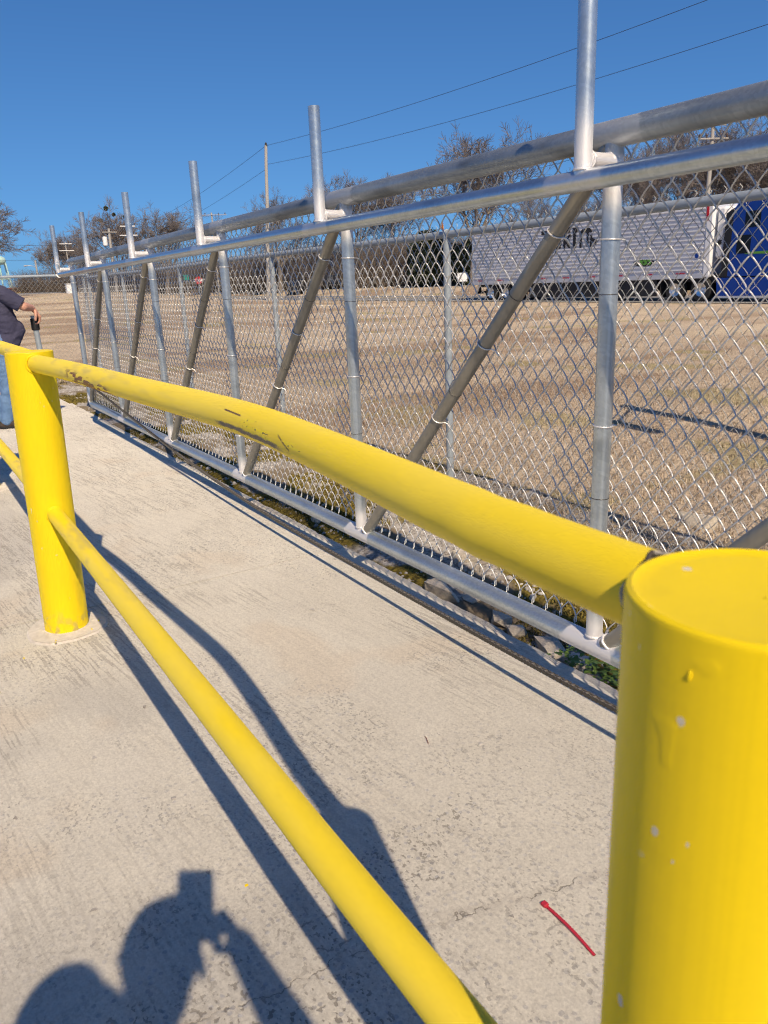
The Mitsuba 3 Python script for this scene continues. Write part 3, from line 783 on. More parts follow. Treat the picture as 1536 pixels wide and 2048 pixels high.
CYF, CFT = 14.05, 1.72
cross = thing('chain_link_fence', 'grey chain link fence crossing behind the man at the slab end', 'fence')
for x in (FX, -0.9, -3.5):
    add('post', tube([(x, CYF, -0.15), (x, CYF, CFT)], 0.0235, 16), 'galvanized_old', parent=cross, smooth=50)
add('top_rail', tube([(-6, CYF, CFT), (0, CYF, CFT), (FX, CYF, CFT)], 0.023, 16), 'galvanized_old', parent=cross, smooth=50)
add('fabric', fabric((-5, CYF + 0.03, 0), (1, 0, 0), (0, 1, 0), 7.95, 0.03, CFT + 0.01, 0.0351, 0.0018, 4, 0.0, barbs=0.0, detail=2), 'wire_old', parent=cross, smooth=True, kind='stuff')

# ------------------------------------------------------------------ people
def capsule(a, ra, b, rb, seg=20):
    s1 = m3.Manifold.sphere(ra, seg).translate(list(map(float, a)))
    s2 = m3.Manifold.sphere(rb, seg).translate(list(map(float, b)))
    return m3.Manifold.batch_hull([s1, s2])


def blob(bones, edge=0.02, smooth_n=10, trims=()):
    parts = []
    for bone in bones:
        if len(bone) == 4:
            parts.append(capsule(*bone))
        else:      # list of (center, r) spheres hulled together
            parts.append(m3.Manifold.batch_hull([m3.Manifold.sphere(r, 18).translate(list(map(float, c))) for c, r in bone[0]]))
    m_ = parts[0]
    for p in parts[1:]:
        m_ = m_ + p
    m_ = m_.refine_to_length(edge)
    me = m_.to_mesh()
    t = trimesh.Trimesh(np.array(me.vert_properties)[:, :3], np.array(me.tri_verts), process=True)
    trimesh.smoothing.filter_taubin(t, lamb=0.5, nu=0.53, iterations=smooth_n)
    for nrm, off in trims:
        mm = m3.Manifold(m3.Mesh(np.asarray(t.vertices, np.float32), np.asarray(t.faces, np.uint32)))
        mm = mm.trim_by_plane(list(map(float, nrm)), float(off))
        me = mm.to_mesh()
        t = trimesh.Trimesh(np.array(me.vert_properties)[:, :3], np.array(me.tri_verts), process=True)
    return t


def wrinkle(t, amp, fx=(9, 9, 26), seed=0):
    v, n = np.asarray(t.vertices), np.asarray(t.vertex_normals)
    d = meshkit.fbm(v * np.array(fx) + seed, 3, seed) - 0.5
    return trimesh.Trimesh(v + n * (2 * amp * d)[:, None], t.faces, process=False)


def hand(wrist, palm_dir, palm_n, curl, side=1, scale=1.0):
    """bones of a hand: palm along palm_dir, palm facing palm_n, fingers curled by curl radians per joint"""
    d = np.asarray(palm_dir, float); d /= np.linalg.norm(d)
    n = np.asarray(palm_n, float); n -= d * (n @ d); n /= np.linalg.norm(n)
    s = np.cross(d, n) * side
    bones = []
    k = scale
    pts = []
    for off in (-0.030, -0.010, 0.012, 0.032):
        pts.append((wrist + d * 0.088 * k + s * off * k, 0.0115 * k))
    bones.append(([(wrist + d * 0.012, 0.024 * k), (wrist + d * 0.02 + s * 0.012 * k, 0.02 * k)] + pts,))
    lens = ((0.036, 0.024, 0.020), (0.043, 0.028, 0.021), (0.040, 0.026, 0.021), (0.031, 0.020, 0.018))
    for (c, r), L, cc in zip(pts, lens, (0.95, 1.0, 1.05, 1.12)):
        p, ang = c, 0.25
        for q, l in enumerate(L):
            ang += curl * cc * (0.8 if q == 0 else 1.0)
            e = p + (d * math.cos(ang) + n * math.sin(ang)) * l * k
            bones.append((p, (0.0098 - 0.0008 * q) * k, e, (0.0092 - 0.0009 * q) * k))
            p = e
    t0 = wrist + d * 0.03 * k - s * 0.028 * k
    t1 = t0 + (d * 0.55 - s * 0.55 + n * 0.55) * 0.042 * k
    t2 = t1 + (d * 0.75 - s * 0.1 + n * 0.75) * 0.032 * k
    bones += [(wrist + d * 0.02, 0.017 * k, t0, 0.015 * k), (t0, 0.015 * k, t1, 0.0115 * k), (t1, 0.0115 * k, t2, 0.0095 * k)]
    return bones


def person(J, label, look, shirt_mat, pants_mat, belly=0.0, cat='person'):
    """J: joints (head, neck, chest, waist, hip, shoulders, elbows, wrists, hips, knees, ankles, toes)"""
    key = thing('person', label, cat)
    g = {k: np.asarray(v, float) for k, v in J.items() if not k.startswith('hand')}
    look = np.asarray(look, float); look /= np.linalg.norm(look)
    side = np.cross(look, [0, 0, 1.0]); side /= np.linalg.norm(side)
    upv = np.cross(side, look)
    H = g['head']
    head = [([(H + upv * 0.035 - look * 0.015, 0.088), (H + upv * 0.02 + look * 0.03, 0.074), (H - upv * 0.06 + look * 0.045, 0.050), (H - upv * 0.095 + look * 0.062, 0.026)],),
            ([(H + look * 0.10 + upv * 0.01, 0.010), (H + look * 0.125 - upv * 0.022, 0.013), (H + look * 0.09 - upv * 0.028 + side * 0.012, 0.011), (H + look * 0.09 - upv * 0.028 - side * 0.012, 0.011)],),
            (H - upv * 0.058 + look * 0.088 + side * 0.022, 0.009, H - upv * 0.058 + look * 0.088 - side * 0.022, 0.009)]
    for s in (1, -1):
        head.append(([(H + side * s * 0.083 + upv * 0.015 - look * 0.01, 0.012), (H + side * s * 0.088 - upv * 0.022, 0.009), (H + side * s * 0.090 + upv * 0.012 - look * 0.024, 0.010)],))
    torso = [(H - upv * 0.07, 0.056, g['neck'], 0.058),
             ([(g['shoulder_r'], 0.062), (g['shoulder_l'], 0.062), (g['neck'], 0.06), (g['chest'] + look * 0.02, 0.115)],),
             ([(g['chest'] + side * 0.085, 0.105), (g['chest'] - side * 0.085, 0.105), (g['waist'] + side * 0.08 + look * belly * 0.5, 0.105), (g['waist'] - side * 0.08 + look * belly * 0.5, 0.105)],),
             ([(g['waist'] + side * 0.075 + look * belly, 0.085), (g['waist'] - side * 0.075 + look * belly, 0.085), (g['hip'] + side * 0.075, 0.085), (g['hip'] - side * 0.075, 0.085)],)]
    limbs = []
    for s in ('r', 'l'):
        limbs += [(g['shoulder_' + s], 0.060, g['elbow_' + s], 0.047), (g['elbow_' + s], 0.048, g['elbow_' + s] * 0.65 + g['wrist_' + s] * 0.35, 0.047), (g['elbow_' + s] * 0.65 + g['wrist_' + s] * 0.35, 0.047, g['wrist_' + s], 0.032),
                  (g['hip_' + s], 0.080, g['knee_' + s], 0.056), (g['knee_' + s], 0.056, g['knee_' + s] * 0.7 + g['ankle_' + s] * 0.3 - look * 0.012, 0.056), (g['knee_' + s] * 0.7 + g['ankle_' + s] * 0.3 - look * 0.012, 0.056, g['ankle_' + s], 0.038), (g['ankle_' + s] - [0, 0, 0.02], 0.036, g['toe_' + s], 0.030)]
        limbs += J['hand_' + s]
    body = blob(head + torso + limbs, 0.014, 6)
    # finer hands: the whole body is one surface, refined evenly
    add('body', body, 'skin', parent=key, smooth=True)
    hair = blob([([(H + upv * 0.048 - look * 0.022, 0.086), (H + upv * 0.02 - look * 0.04, 0.08)],), ([(H + upv * 0.07 + look * 0.03, 0.055), (H + upv * 0.06 - look * 0.02, 0.08)],)], 0.02, 4)
    add('hair', wrinkle(hair, 0.004, (60, 60, 60)), 'hair', parent=key, smooth=True)
    add('eyes', join(*[(np.asarray(trimesh.creation.icosphere(2, 0.011).vertices) + H + look * 0.092 + side * s * 0.032 + upv * 0.008, trimesh.creation.icosphere(2, 0.011).faces) for s in (1, -1)]), 'eye', parent=key, smooth=True)
    e = 0.014
    sh = [([(g['shoulder_r'], 0.062 + e), (g['shoulder_l'], 0.062 + e), (g['neck'] - [0, 0, 0.035], 0.06), (g['chest'] + look * 0.02, 0.117 + e)],),
          ([(g['chest'] + side * 0.085, 0.107 + e), (g['chest'] - side * 0.085, 0.107 + e), (g['waist'] + side * 0.08 + look * belly * 0.5, 0.110 + e), (g['waist'] - side * 0.08 + look * belly * 0.5, 0.110 + e)],),
          ([(g['waist'] + side * 0.075 + look * belly, 0.103 + e), (g['waist'] - side * 0.075 + look * belly, 0.103 + e), (g['hip'] + side * 0.095 + look * belly * 0.7 + [0, 0, 0.02], 0.108 + e), (g['hip'] - side * 0.095 + look * belly * 0.7 + [0, 0, 0.02], 0.108 + e)],)]
    solid = lambda t: m3.Manifold(m3.Mesh(np.asarray(t.vertices, np.float32), np.asarray(t.faces, np.uint32)))
    m_ = solid(wrinkle(blob(sh, 0.016, 12), 0.011, (10, 10, 24), 3)).trim_by_plane([0, 0, 1.0], float(g['hip'][2] - 0.085))
    for s in ('r', 'l'):
        ed = g['elbow_' + s] - g['shoulder_' + s]
        ln = np.linalg.norm(ed); ed = ed / ln
        cut = g['shoulder_' + s] + ed * ln * 0.88
        sl = solid(wrinkle(blob([(g['shoulder_' + s], 0.070 + e, g['shoulder_' + s] + ed * ln * 1.0, 0.066 + e)], 0.014, 6), 0.007, (12, 12, 24), 5))
        m_ = m_ + sl.trim_by_plane((-ed).tolist(), float(-(ed @ cut)))
    me = m_.to_mesh()
    shirt = trimesh.Trimesh(np.array(me.vert_properties)[:, :3], np.array(me.tri_verts), process=True)
    add('shirt', shirt, shirt_mat, parent=key, smooth=45)
    pn_ = [([(g['hip'] + side * 0.085, 0.112), (g['hip'] - side * 0.085, 0.112), (g['waist'] * 0.3 + g['hip'] * 0.7 + look * belly * 0.5, 0.11)],)]
    for s in ('r', 'l'):
        pn_ += [(g['hip_' + s], 0.104, g['knee_' + s], 0.075), (g['knee_' + s], 0.075, g['ankle_' + s] + [0, 0, 0.0], 0.066)]
    add('jeans', wrinkle(blob(pn_, 0.018, 8), 0.012, (11, 11, 17), 8), pants_mat, parent=key, smooth=True)
    for s in ('r', 'l'):
        a, t_ = g['ankle_' + s], g['toe_' + s]
        fwd = (t_ - a) * [1, 1, 0]; fwd /= np.linalg.norm(fwd); lat = np.cross(fwd, [0, 0, 1.0])
        base = np.array([a[0], a[1], 0.0])
        sho = blob([([(base - fwd * 0.05 + [0, 0, 0.04], 0.040), (base + fwd * 0.06 + [0, 0, 0.045], 0.045), (a + [0, 0, 0.0], 0.048)],), ([(base + fwd * 0.06 + [0, 0, 0.038], 0.044), (base + fwd * 0.17 + lat * 0.012 + [0, 0, 0.036], 0.036), (base + fwd * 0.17 - lat * 0.012 + [0, 0, 0.036], 0.036)],)], 0.015, 6, trims=[((0, 0, 1.0), 0.022)])
        sk = add('shoe', sho, 'shoe_leather', parent=key, smooth=45)
        so = blob([([(base - fwd * 0.05 + [0, 0, 0.02], 0.044), (base + fwd * 0.17 + [0, 0, 0.02], 0.046), (base + fwd * 0.08 + lat * 0.006 + [0, 0, 0.02], 0.050)],)], 0.02, 3, trims=[((0, 0, 1.0), 0.001), ((0, 0, -1.0), -0.026)])
        add('sole', so, 'black_rubber', parent=sk, smooth=45)
    return key


# man at the far left, leaning one hand on an upright pipe
POLE = np.array([1.425, 9.60, -0.02])
def man():
    J = dict(head=(0.93, 9.62, 1.68), neck=(0.95, 9.65, 1.52), chest=(0.97, 9.66, 1.34), waist=(0.985, 9.66, 1.08), hip=(0.93, 9.66, 0.93),
             shoulder_r=(1.015, 9.475, 1.455), shoulder_l=(0.93, 9.85, 1.45), elbow_r=(1.225, 9.43, 1.285), elbow_l=(0.82, 9.98, 1.18), wrist_r=(1.372, 9.565, 1.262), wrist_l=(0.68, 10.0, 0.95),
             hip_r=(0.915, 9.565, 0.90), hip_l=(0.905, 9.76, 0.90), knee_r=(0.93, 9.55, 0.50), knee_l=(0.95, 9.82, 0.50), ankle_r=(0.865, 9.53, 0.085), ankle_l=(0.84, 9.86, 0.085), toe_r=(1.02, 9.50, 0.035), toe_l=(1.01, 9.90, 0.035))
    for k_ in J:
        J[k_] = tuple(np.array(J[k_]) + ([0.085, 0, 0] if k_ not in ('wrist_r', 'elbow_r') else [0.03 if k_ == 'wrist_r' else 0.075, 0, 0.02]))
    J['hand_r'] = hand(np.array(J['wrist_r']), (0.42, 0.22, -0.62), (-0.60, 0.1, -0.6), 0.62, 1, 1.25)
    J['hand_l'] = hand(np.array(J['wrist_l']), (-0.1, 0.1, -0.95), (0.1, -1, 0), 0.35, -1)
    return person(J, 'man in navy T-shirt and blue jeans at the left edge, hand on a pipe', (0.97, 0.1, -0.2), 'navy_cotton', 'denim', belly=0.105)


man()
pp = thing('pipe_post', 'short grey pipe with a black collar under the hand of the man in navy', 'post')
lean_p = np.array([0.022, 0.0, 0])
add('pipe', tube([POLE - lean_p * -1 + [0, 0, -0.02], POLE + [0.0, 0, 0.6], POLE - lean_p + [0, 0, 1.22]], 0.030, 20), 'galvanized_old', parent=pp, smooth=50)
col = join(lathe([(0.030, 1.045), (0.040, 1.045), (0.042, 1.050), (0.042, 1.062), (0.034, 1.066), (0.034, 1.150), (0.042, 1.154), (0.042, 1.166), (0.030, 1.17)], 24, (POLE[0] - 0.016, POLE[1], 0)),
           box(POLE[0] - 0.058, POLE[0] - 0.050, POLE[1] - 0.02, POLE[1] + 0.02, 1.05, 1.165, 0.003), box(POLE[0] + 0.018, POLE[0] + 0.026, POLE[1] - 0.02, POLE[1] + 0.02, 1.05, 1.165, 0.003))
add('collar', col, 'black_paint', parent=pp, smooth=35)


# the photographer stands behind the camera; only the shadow is in the picture
def photographer():
    back = -_f * 0.05
    J = dict(head=(-0.150, -0.210, 1.500), neck=(-0.225, -0.265, 1.40), chest=(-0.245, -0.29, 1.24), waist=(-0.25, -0.32, 1.04), hip=(-0.25, -0.32, 0.90),
             shoulder_r=(-0.125, -0.420, 1.300), shoulder_l=(-0.335, -0.115, 1.405), elbow_r=(0.128, -0.21, 1.06), elbow_l=(-0.47, -0.10, 1.08), wrist_r=(0.064, -0.030, 1.285), wrist_l=(-0.40, 0.02, 0.86),
             hip_r=(-0.17, -0.39, 0.87), hip_l=(-0.33, -0.25, 0.87), knee_r=(-0.14, -0.39, 0.47), knee_l=(-0.33, -0.20, 0.47), ankle_r=(-0.16, -0.46, 0.085), ankle_l=(-0.36, -0.26, 0.085), toe_r=(-0.05, -0.33, 0.035), toe_l=(-0.25, -0.12, 0.035))
    J['hand_r'] = hand(np.array(J['wrist_r']), (-0.30, 0.02, 0.93), (-0.9, 0.1, -0.3), 1.35, -1, 0.85)
    J['hand_l'] = hand(np.array(J['wrist_l']), (0.1, 0.1, -1), (1, -0.3, 0), 0.3, -1)
    return person(J, 'person holding up a phone, seen only as shadow on the concrete', (0.6, 0.75, -0.25), 'navy_cotton', 'denim', belly=0.02)


photographer()
R3 = np.eye(4); R3[:3, 0], R3[:3, 1], R3[:3, 2] = RIGHT, UP, -_f
R3[:3, 3] = EYE - _f * 0.016 - RIGHT * 0.012 + UP * 0.012
ph = thing('phone', 'black phone held up by the person behind the camera, seen only in the shadow', 'phone')
add('case', box(-0.045, 0.045, -0.084, 0.084, -0.0042, 0.0042, 0.003), 'black_paint', parent=ph, to_world=T(R3.tolist()))
add('screen', box(-0.041, 0.041, -0.079, 0.079, 0.0043, 0.0050, 0.0002), 'glass_dark', parent=ph, to_world=T(R3.tolist()))

# ------------------------------------------------------------------ truck on the road
TX, TY0, TZ = 30.2, 21.9, 0.07      # near side of the trailer, its front end; the truck drives towards -y
L, Wd, Z0, Z1 = 16.15, 2.55, 1.10, 3.97
tr = thing('semi_trailer', 'long white ribbed refrigerated semi trailer with black lettering parked on the road', 'trailer')
def tb(x0, x1, y0, y1, z0, z1, b=0.0):   # x: distance behind the near side, y: distance from the trailer front towards the rear
    return box(TX + x0, TX + x1, TY0 + y0, TY0 + y1, TZ + z0, TZ + z1, b)


add('body', tb(0.02, Wd, 0.05, L, Z0, Z1, 0.03), 'trailer_white', parent=tr)
nr = 15
for i in range(nr):
    z = Z0 + 0.24 + i * (Z1 - Z0 - 0.40) / (nr - 1)
    add('rib', tb(-0.03, 0.03, 0.35, L - 0.12, z - 0.028, z + 0.024), 'white_paint', parent=tr)
add('front_post', tb(-0.02, 0.2, -0.02, 0.28, Z0 - 0.1, Z1 + 0.02, 0.03), 'white_paint', parent=tr)
add('rear_post', tb(-0.02, 0.15, L - 0.12, L + 0.02, Z0 - 0.1, Z1 + 0.02, 0.02), 'aluminium', parent=tr)
add('red_light_strip', tb(-0.03, 0.0, 0.17, 0.29, 3.30, Z1 - 0.05), 'sign_red', parent=tr)
add('bottom_rail', tb(-0.015, 0.1, 0.3, L, Z0 - 0.14, Z0 + 0.06, 0.01), 'aluminium', parent=tr)
for i in range(9):
    y = 1.2 + i * 1.75
    add('reflector', tb(-0.025, 0.0, y, y + 0.45, Z0 + 0.065, Z0 + 0.11), 'sign_red', parent=tr)
cu = add('cooling_unit', tb(0.25, Wd - 0.25, -0.46, -0.02, 1.75, Z1 - 0.15, 0.10), 'white_paint', parent=tr)
add('vent', tb(0.235, 0.26, -0.34, -0.14, 2.3, 2.5), 'black_rubber', parent=cu)
add('undercarriage', join(tb(0.25, Wd - 0.25, 0.6, L - 0.3, 0.82, 1.0), tb(0.5, Wd - 0.5, 11.2, 15.2, 0.5, 0.85), tb(0.3, 0.45, 5.0, 5.15, 0.1, 1.0), tb(0.15, 0.6, 4.9, 5.25, 0.02, 0.1), tb(0.1, Wd - 0.1, L - 0.35, L - 0.2, 0.45, 0.6), tb(0.3, 0.4, L - 0.35, L - 0.2, 0.5, 1.0), tb(2.0, 2.1, L - 0.35, L - 0.2, 0.5, 1.0)), 'black_paint', parent=tr)
add('side_skirt', tb(0.10, 0.16, 2.75, 11.2, 0.22, 0.98), 'black_paint', parent=tr)


def wheel(parent, xc, y, r=0.52, chrome=True, width=0.28):
    prof = [(r * 0.55, -width / 2), (r * 0.9, -width / 2), (r, -width / 2 + 0.05), (r, width / 2 - 0.05), (r * 0.9, width / 2), (r * 0.55, width / 2)]
    M_ = T().translate([TX + xc, TY0 + y, TZ - 0.03 + r]).rotate([0, 1, 0], 90)
    k = add('wheel', lathe(prof, 36), 'black_rubber', parent=parent, smooth=40, to_world=M_)
    rim = lathe([(0.001, -width * 0.30), (r * 0.16, -width * 0.42), (r * 0.22, -width * 0.30), (r * 0.30, -width * 0.12), (r * 0.50, -width * 0.22), (r * 0.56, -width * 0.46), (r * 0.58, -width * 0.40), (r * 0.57, width * 0.4)], 36)
    add('rim', rim, 'chrome' if chrome else 'aluminium', parent=k, smooth=40, to_world=M_)


for y in (13.2, 14.5):
    wheel(tr, 0.18, y); wheel(tr, Wd - 0.18, y)
# lettering seen through the fences: heavy black caps over thin uprights
def side_poly(pts, mname, name, parent):
    from shapely.geometry import Polygon
    m_ = trimesh.creation.extrude_polygon(Polygon(pts), 0.006, engine='earcut')
    v = np.asarray(m_.vertices)
    add(name, (np.stack([TX - 0.033 - v[:, 2], TY0 + v[:, 0], TZ + v[:, 1]], 1), np.asarray(m_.faces)[:, ::-1]), mname, parent=parent)


def letters():
    """strokes in trailer coordinates: s runs towards the rear, reading starts at the rear"""
    polys = []
    def st(a, b, z0, z1, sl=0.0):
        polys.append([(a, z0), (b, z0), (b - sl, z1), (a - sl, z1)])
    s0 = 10.25
    def bar(a, b, z0, z1): polys.append([(s0 - b, z0), (s0 - a, z0), (s0 - a, z1), (s0 - b, z1)])
    bar(0.0, 0.45, 3.00, 3.16); bar(1.15, 2.05, 2.98, 3.24); bar(2.25, 2.55, 2.98, 3.18)
    for a in (0.55, 0.85, 1.10): bar(a, a + 0.11, 2.25, 2.86)
    bar(1.32, 1.42, 2.25, 2.60)
    bar(1.62, 1.74, 2.25, 2.90)
    polys.append([(s0 - 1.74, 2.55), (s0 - 1.98, 2.88), (s0 - 2.12, 2.88), (s0 - 1.86, 2.55)])
    polys.append([(s0 - 1.86, 2.58), (s0 - 2.14, 2.25), (s0 - 1.98, 2.25), (s0 - 1.74, 2.52)])
    bar(2.30, 2.46, 2.22, 2.98)
    polys.append([(s0 - 2.70, 2.90), (s0 - 3.55, 2.90), (s0 - 3.40, 3.10), (s0 - 2.90, 3.06)])
    bar(2.75, 2.87, 2.22, 2.90); bar(3.22, 3.32, 2.25, 2.90); bar(3.45, 3.55, 2.22, 2.76)
    polys.append([(s0 - 3.55, 2.62), (s0 - 3.85, 2.52), (s0 - 3.78, 2.28), (s0 - 3.70, 2.44), (s0 - 3.55, 2.50)])
    return polys


from shapely.geometry import Polygon as _Poly
from shapely.ops import unary_union
_parts = []
for pts in letters():
    m_ = trimesh.creation.extrude_polygon(_Poly(pts).buffer(0.015), 0.008, engine='earcut')
    v = np.asarray(m_.vertices) + [0, 0.40, 0]
    _parts.append((np.stack([TX - 0.033 - v[:, 2], TY0 + v[:, 0], TZ + v[:, 1]], 1), np.asarray(m_.faces)[:, ::-1]))
add('lettering', join(*_parts), 'black_paint', parent=tr)
a = np.linspace(0, 2 * np.pi, 40)[:-1]
emb = unary_union([_Poly(np.stack([3.45 + 0.62 * np.cos(a), 1.72 + 0.15 * np.sin(a)], 1))])
side_poly(list(emb.exterior.coords), 'black_paint', 'emblem', tr)
_parts = []
for q in (3.15, 3.4, 3.65):
    ring = _Poly(np.stack([q + 0.14 * np.cos(a), 1.74 + 0.12 * np.sin(a)], 1)).difference(_Poly(np.stack([q + 0.06 + 0.07 * np.cos(a), 1.74 + 0.045 * np.sin(a)], 1)))
    m_ = trimesh.creation.extrude_polygon(ring, 0.005, engine='earcut')
    v = np.asarray(m_.vertices)
    _parts.append((np.stack([TX - 0.040 - v[:, 2], TY0 + v[:, 0], TZ + v[:, 1]], 1), np.asarray(m_.faces)[:, ::-1]))
add('emblem_letters', join(*_parts), 'logo_green', parent=tr)
side_poly(np.stack([0.62 + 0.1 * np.cos(a), 1.9 + 0.1 * np.sin(a)], 1).tolist(), 'truck_blue', 'round_mark', tr)

tk = thing('truck_tractor', 'glossy blue sleeper cab tractor in front of the white trailer', 'truck')
prof = [(-1.35, 1.0), (-1.35, 3.70), (-1.6, 3.92), (-3.6, 3.85), (-4.2, 3.2), (-4.6, 2.3), (-6.3, 2.0), (-6.6, 1.7), (-6.6, 0.55), (-1.35, 0.95)]
def slab_profile(pts, x0, x1):
    m_ = trimesh.creation.extrude_polygon(_Poly(pts), x1 - x0, engine='earcut')
    v = np.asarray(m_.vertices)
    return np.stack([TX + x0 + v[:, 2], TY0 + v[:, 0], TZ + v[:, 1]], 1), np.asarray(m_.faces)


add('cab', slab_profile([(-0.85, 1.0), (-0.95, 3.65), (-1.2, 3.95), (-3.6, 3.85), (-4.2, 3.2), (-4.55, 2.35), (-6.3, 2.0), (-6.6, 1.7), (-6.6, 0.6), (-4.6, 0.6), (-4.5, 1.0)], 0.06, 2.44), 'truck_blue', parent=tk)
add('side_fairing', slab_profile([(-0.45, 0.22), (-0.38, 0.95), (-4.4, 0.95), (-4.5, 0.22)], 0.03, 0.35), 'truck_blue', parent=tk)
add('step', slab_profile([(-0.5, 0.13), (-0.5, 0.21), (-4.4, 0.21), (-4.4, 0.13)], 0.02, 0.4), 'aluminium', parent=tk)
add('cab_extender', slab_profile([(-0.55, 1.0), (-0.60, 3.5), (-0.96, 3.7), (-0.86, 1.0)], 0.05, 0.11), 'black_paint', parent=tk)
for y0, y1, z0, z1 in ((-2.1, -1.55, 2.95, 3.45), (-1.75, -1.25, 1.95, 2.55), (-4.0, -3.2, 2.2, 2.95)):
    add('window', slab_profile(list(_Poly([(y0, z0), (y1, z0), (y1, z1), (y0, z1)]).buffer(0.06).exterior.coords), 0.048, 0.07), 'glass_dark', parent=tk)
add('green_stripe', slab_profile([(-1.6, 1.86), (-4.4, 1.80), (-4.4, 1.95), (-1.6, 1.94)], 0.050, 0.064), 'logo_green', parent=tk)
add('chassis', join(box(TX + 0.5, TX + 2.0, TY0 - 6.2, TY0 + 3.4, TZ + 0.45, TZ + 0.95), box(TX + 0.2, TX + 2.3, TY0 - 0.9, TY0 + 0.5, TZ + 0.75, TZ + 1.05)), 'black_paint', parent=tk)
for y in (0.38, 1.72, -5.2):
    wheel(tk, 0.18, y); wheel(tk, Wd - 0.18, y)
add('mud_flap', box(TX + 0.05, TX + 0.6, TY0 + 2.5, TY0 + 2.52, TZ + 0.15, TZ + 0.95), 'black_rubber', parent=tk)

# ------------------------------------------------------------------ poles and wires
def at(az_xy, D=None):
    return np.array([az_xy[0], az_xy[1], float(terrain(*az_xy))])


def pole(x, y, h, r0, r1, label, arms=(), lamp=False, transformer=None, cat='utility pole', group=None, armdir=(1, 0), lean=0.0):
    k = thing('utility_pole', label, cat, group)
    z = float(terrain(x, y))
    zz = np.linspace(-0.4, h, 12)
    add('shaft', tube(np.stack([x + lean * zz / h + 0.02 * np.sin(zz), y + 0 * zz, z + zz], 1), np.linspace(r0, r1, 12), 14), 'pole_wood', parent=k, smooth=50)
    ad = np.array([*armdir, 0.0]); ad /= np.linalg.norm(ad)
    for za, la in arms:
        c = np.array([x, y, z + za]) + np.cross(ad, [0, 0, 1.0]) * (r1 + 0.05)
        ar = add('crossarm', tube([c - ad * la, c + ad * la], 0.05, 6), 'white_paint' if r1 < 0.08 else 'pole_wood', parent=k)
        for t in (-0.9, -0.45, 0.45, 0.9):
            add('insulator', lathe([(0.03, 0), (0.075, 0.06), (0.05, 0.1), (0.08, 0.14), (0.04, 0.22), (0.0, 0.24)], 10, c + ad * la * t + [0, 0, 0.05]), 'insulator', parent=ar, smooth=40)
    if lamp:
        add('lamp_arm', tube(arc([(x, y, z + lamp), (x - 0.4, y, z + lamp + 0.25), (x - 1.0, y, z + lamp + 0.3)], 0.2), 0.035, 8), 'aluminium', parent=k, smooth=40)
        add('lamp_head', tube([(x - 0.95, y, z + lamp + 0.28), (x - 1.2, y, z + lamp + 0.27), (x - 1.45, y, z + lamp + 0.24)], [0.04, 0.09, 0.05], 10), 'pole_wood', parent=k, smooth=40)
    if transformer:
        add('transformer', lathe([(0.0, 0), (0.20, 0.02), (0.22, 0.1), (0.22, 0.75), (0.18, 0.83), (0.0, 0.87)], 16, (x - 0.5, y, z + transformer)), 'white_paint', parent=k, smooth=40)
    return np.array([x + lean, y, z + h])


PG = 'utility poles'
P1 = pole(28.4, 64.0, 12.3, 0.19, 0.12, 'tall bare wooden utility pole standing alone before the road, wire ends at its tip', group=PG, lean=0.85)
add('cap', lathe([(0.13, 0.0), (0.10, 0.12), (0.07, 0.28), (0.0, 0.30)], 12, P1 - [0, 0, 0.05]), 'black_paint', parent='utility_pole', smooth=40)
P2 = pole(44.3, 32.6, 9.7, 0.16, 0.11, 'wooden utility pole with two crossarms among bare trees above the trailer', arms=((9.4, 0.75), (8.65, 0.95)), armdir=(1, -0.5), group=PG)
P3 = pole(17.2, 108.8, 4.1, 0.12, 0.09, 'thin far pole with a small street lamp at the left', lamp=3.2, group=PG)
P4 = pole(20.3, 82.9, 6.5, 0.15, 0.11, 'far wooden pole with white transformers in front of bare trees', arms=((6.15, 0.7),), transformer=4.9, group=PG)
P5 = pole(22.0, 82.3, 7.1, 0.07, 0.05, 'far pole with two pale crossarms, hidden behind a gate upright', arms=((6.85, 0.72), (6.0, 0.85)), armdir=(1, -0.1), group=PG)
P6 = pole(18.1, 93.4, 5.6, 0.07, 0.05, 'far pole with two pale crossarms next to the end of the gate', arms=((5.35, 0.62), (4.65, 0.75)), armdir=(1, -0.1), group=PG)
P7 = pole(38.6, 103.0, 10.3, 0.15, 0.10, 'far utility pole with one crossarm, left of the tall bare pole', arms=((10.0, 1.9),), armdir=(1, -0.3), group=PG)


def wire(a, b, sag, label, r=0.014, n=40):
    t = np.linspace(0, 1, n)[:, None]
    P = np.asarray(a) * (1 - t) + np.asarray(b) * t - np.array([0, 0, 1.0]) * (4 * sag * t * (1 - t))
    add('overhead_wire', tube(P, r, 5, False), 'cable', smooth=True, label=label, cat='wire', group='overhead wires')


NEXT = np.array([34.0, 20.0, 13.1])
wire(P1, NEXT, 0.5, 'upper overhead wire rising from the tall bare pole to the upper right')
wire(P1 - [0, 0, 1.42], NEXT + [-0.3, 0, -1.9], 0.5, 'lower overhead wire rising from the tall bare pole to the right', 0.013)
wire(P1, P7 + [-2.0, 40.0, 0.2], 1.0, 'upper overhead wire falling away left from the tall bare pole')
wire(P1 - [0, 0, 1.7], P7 + [-2.0, 40.0, -1.6], 1.0, 'lower overhead wire falling away left from the tall bare pole', 0.013)
wire(P2 - [-0.7, 0, 0.05], (36.0, -6.0, 13.0), 0.8, 'overhead wire from the crossarm pole to the right edge')
wire(P2 - [0.6, 0, 0.05], (49.0, 120.0, 11.5), 1.5, 'overhead wire running left from the crossarm pole behind the trees')
wire(P6 - [0, 0, 0.4], (-38.0, 80.0, 9.5), 0.8, 'upper of two dark wires crossing low over the left trees')
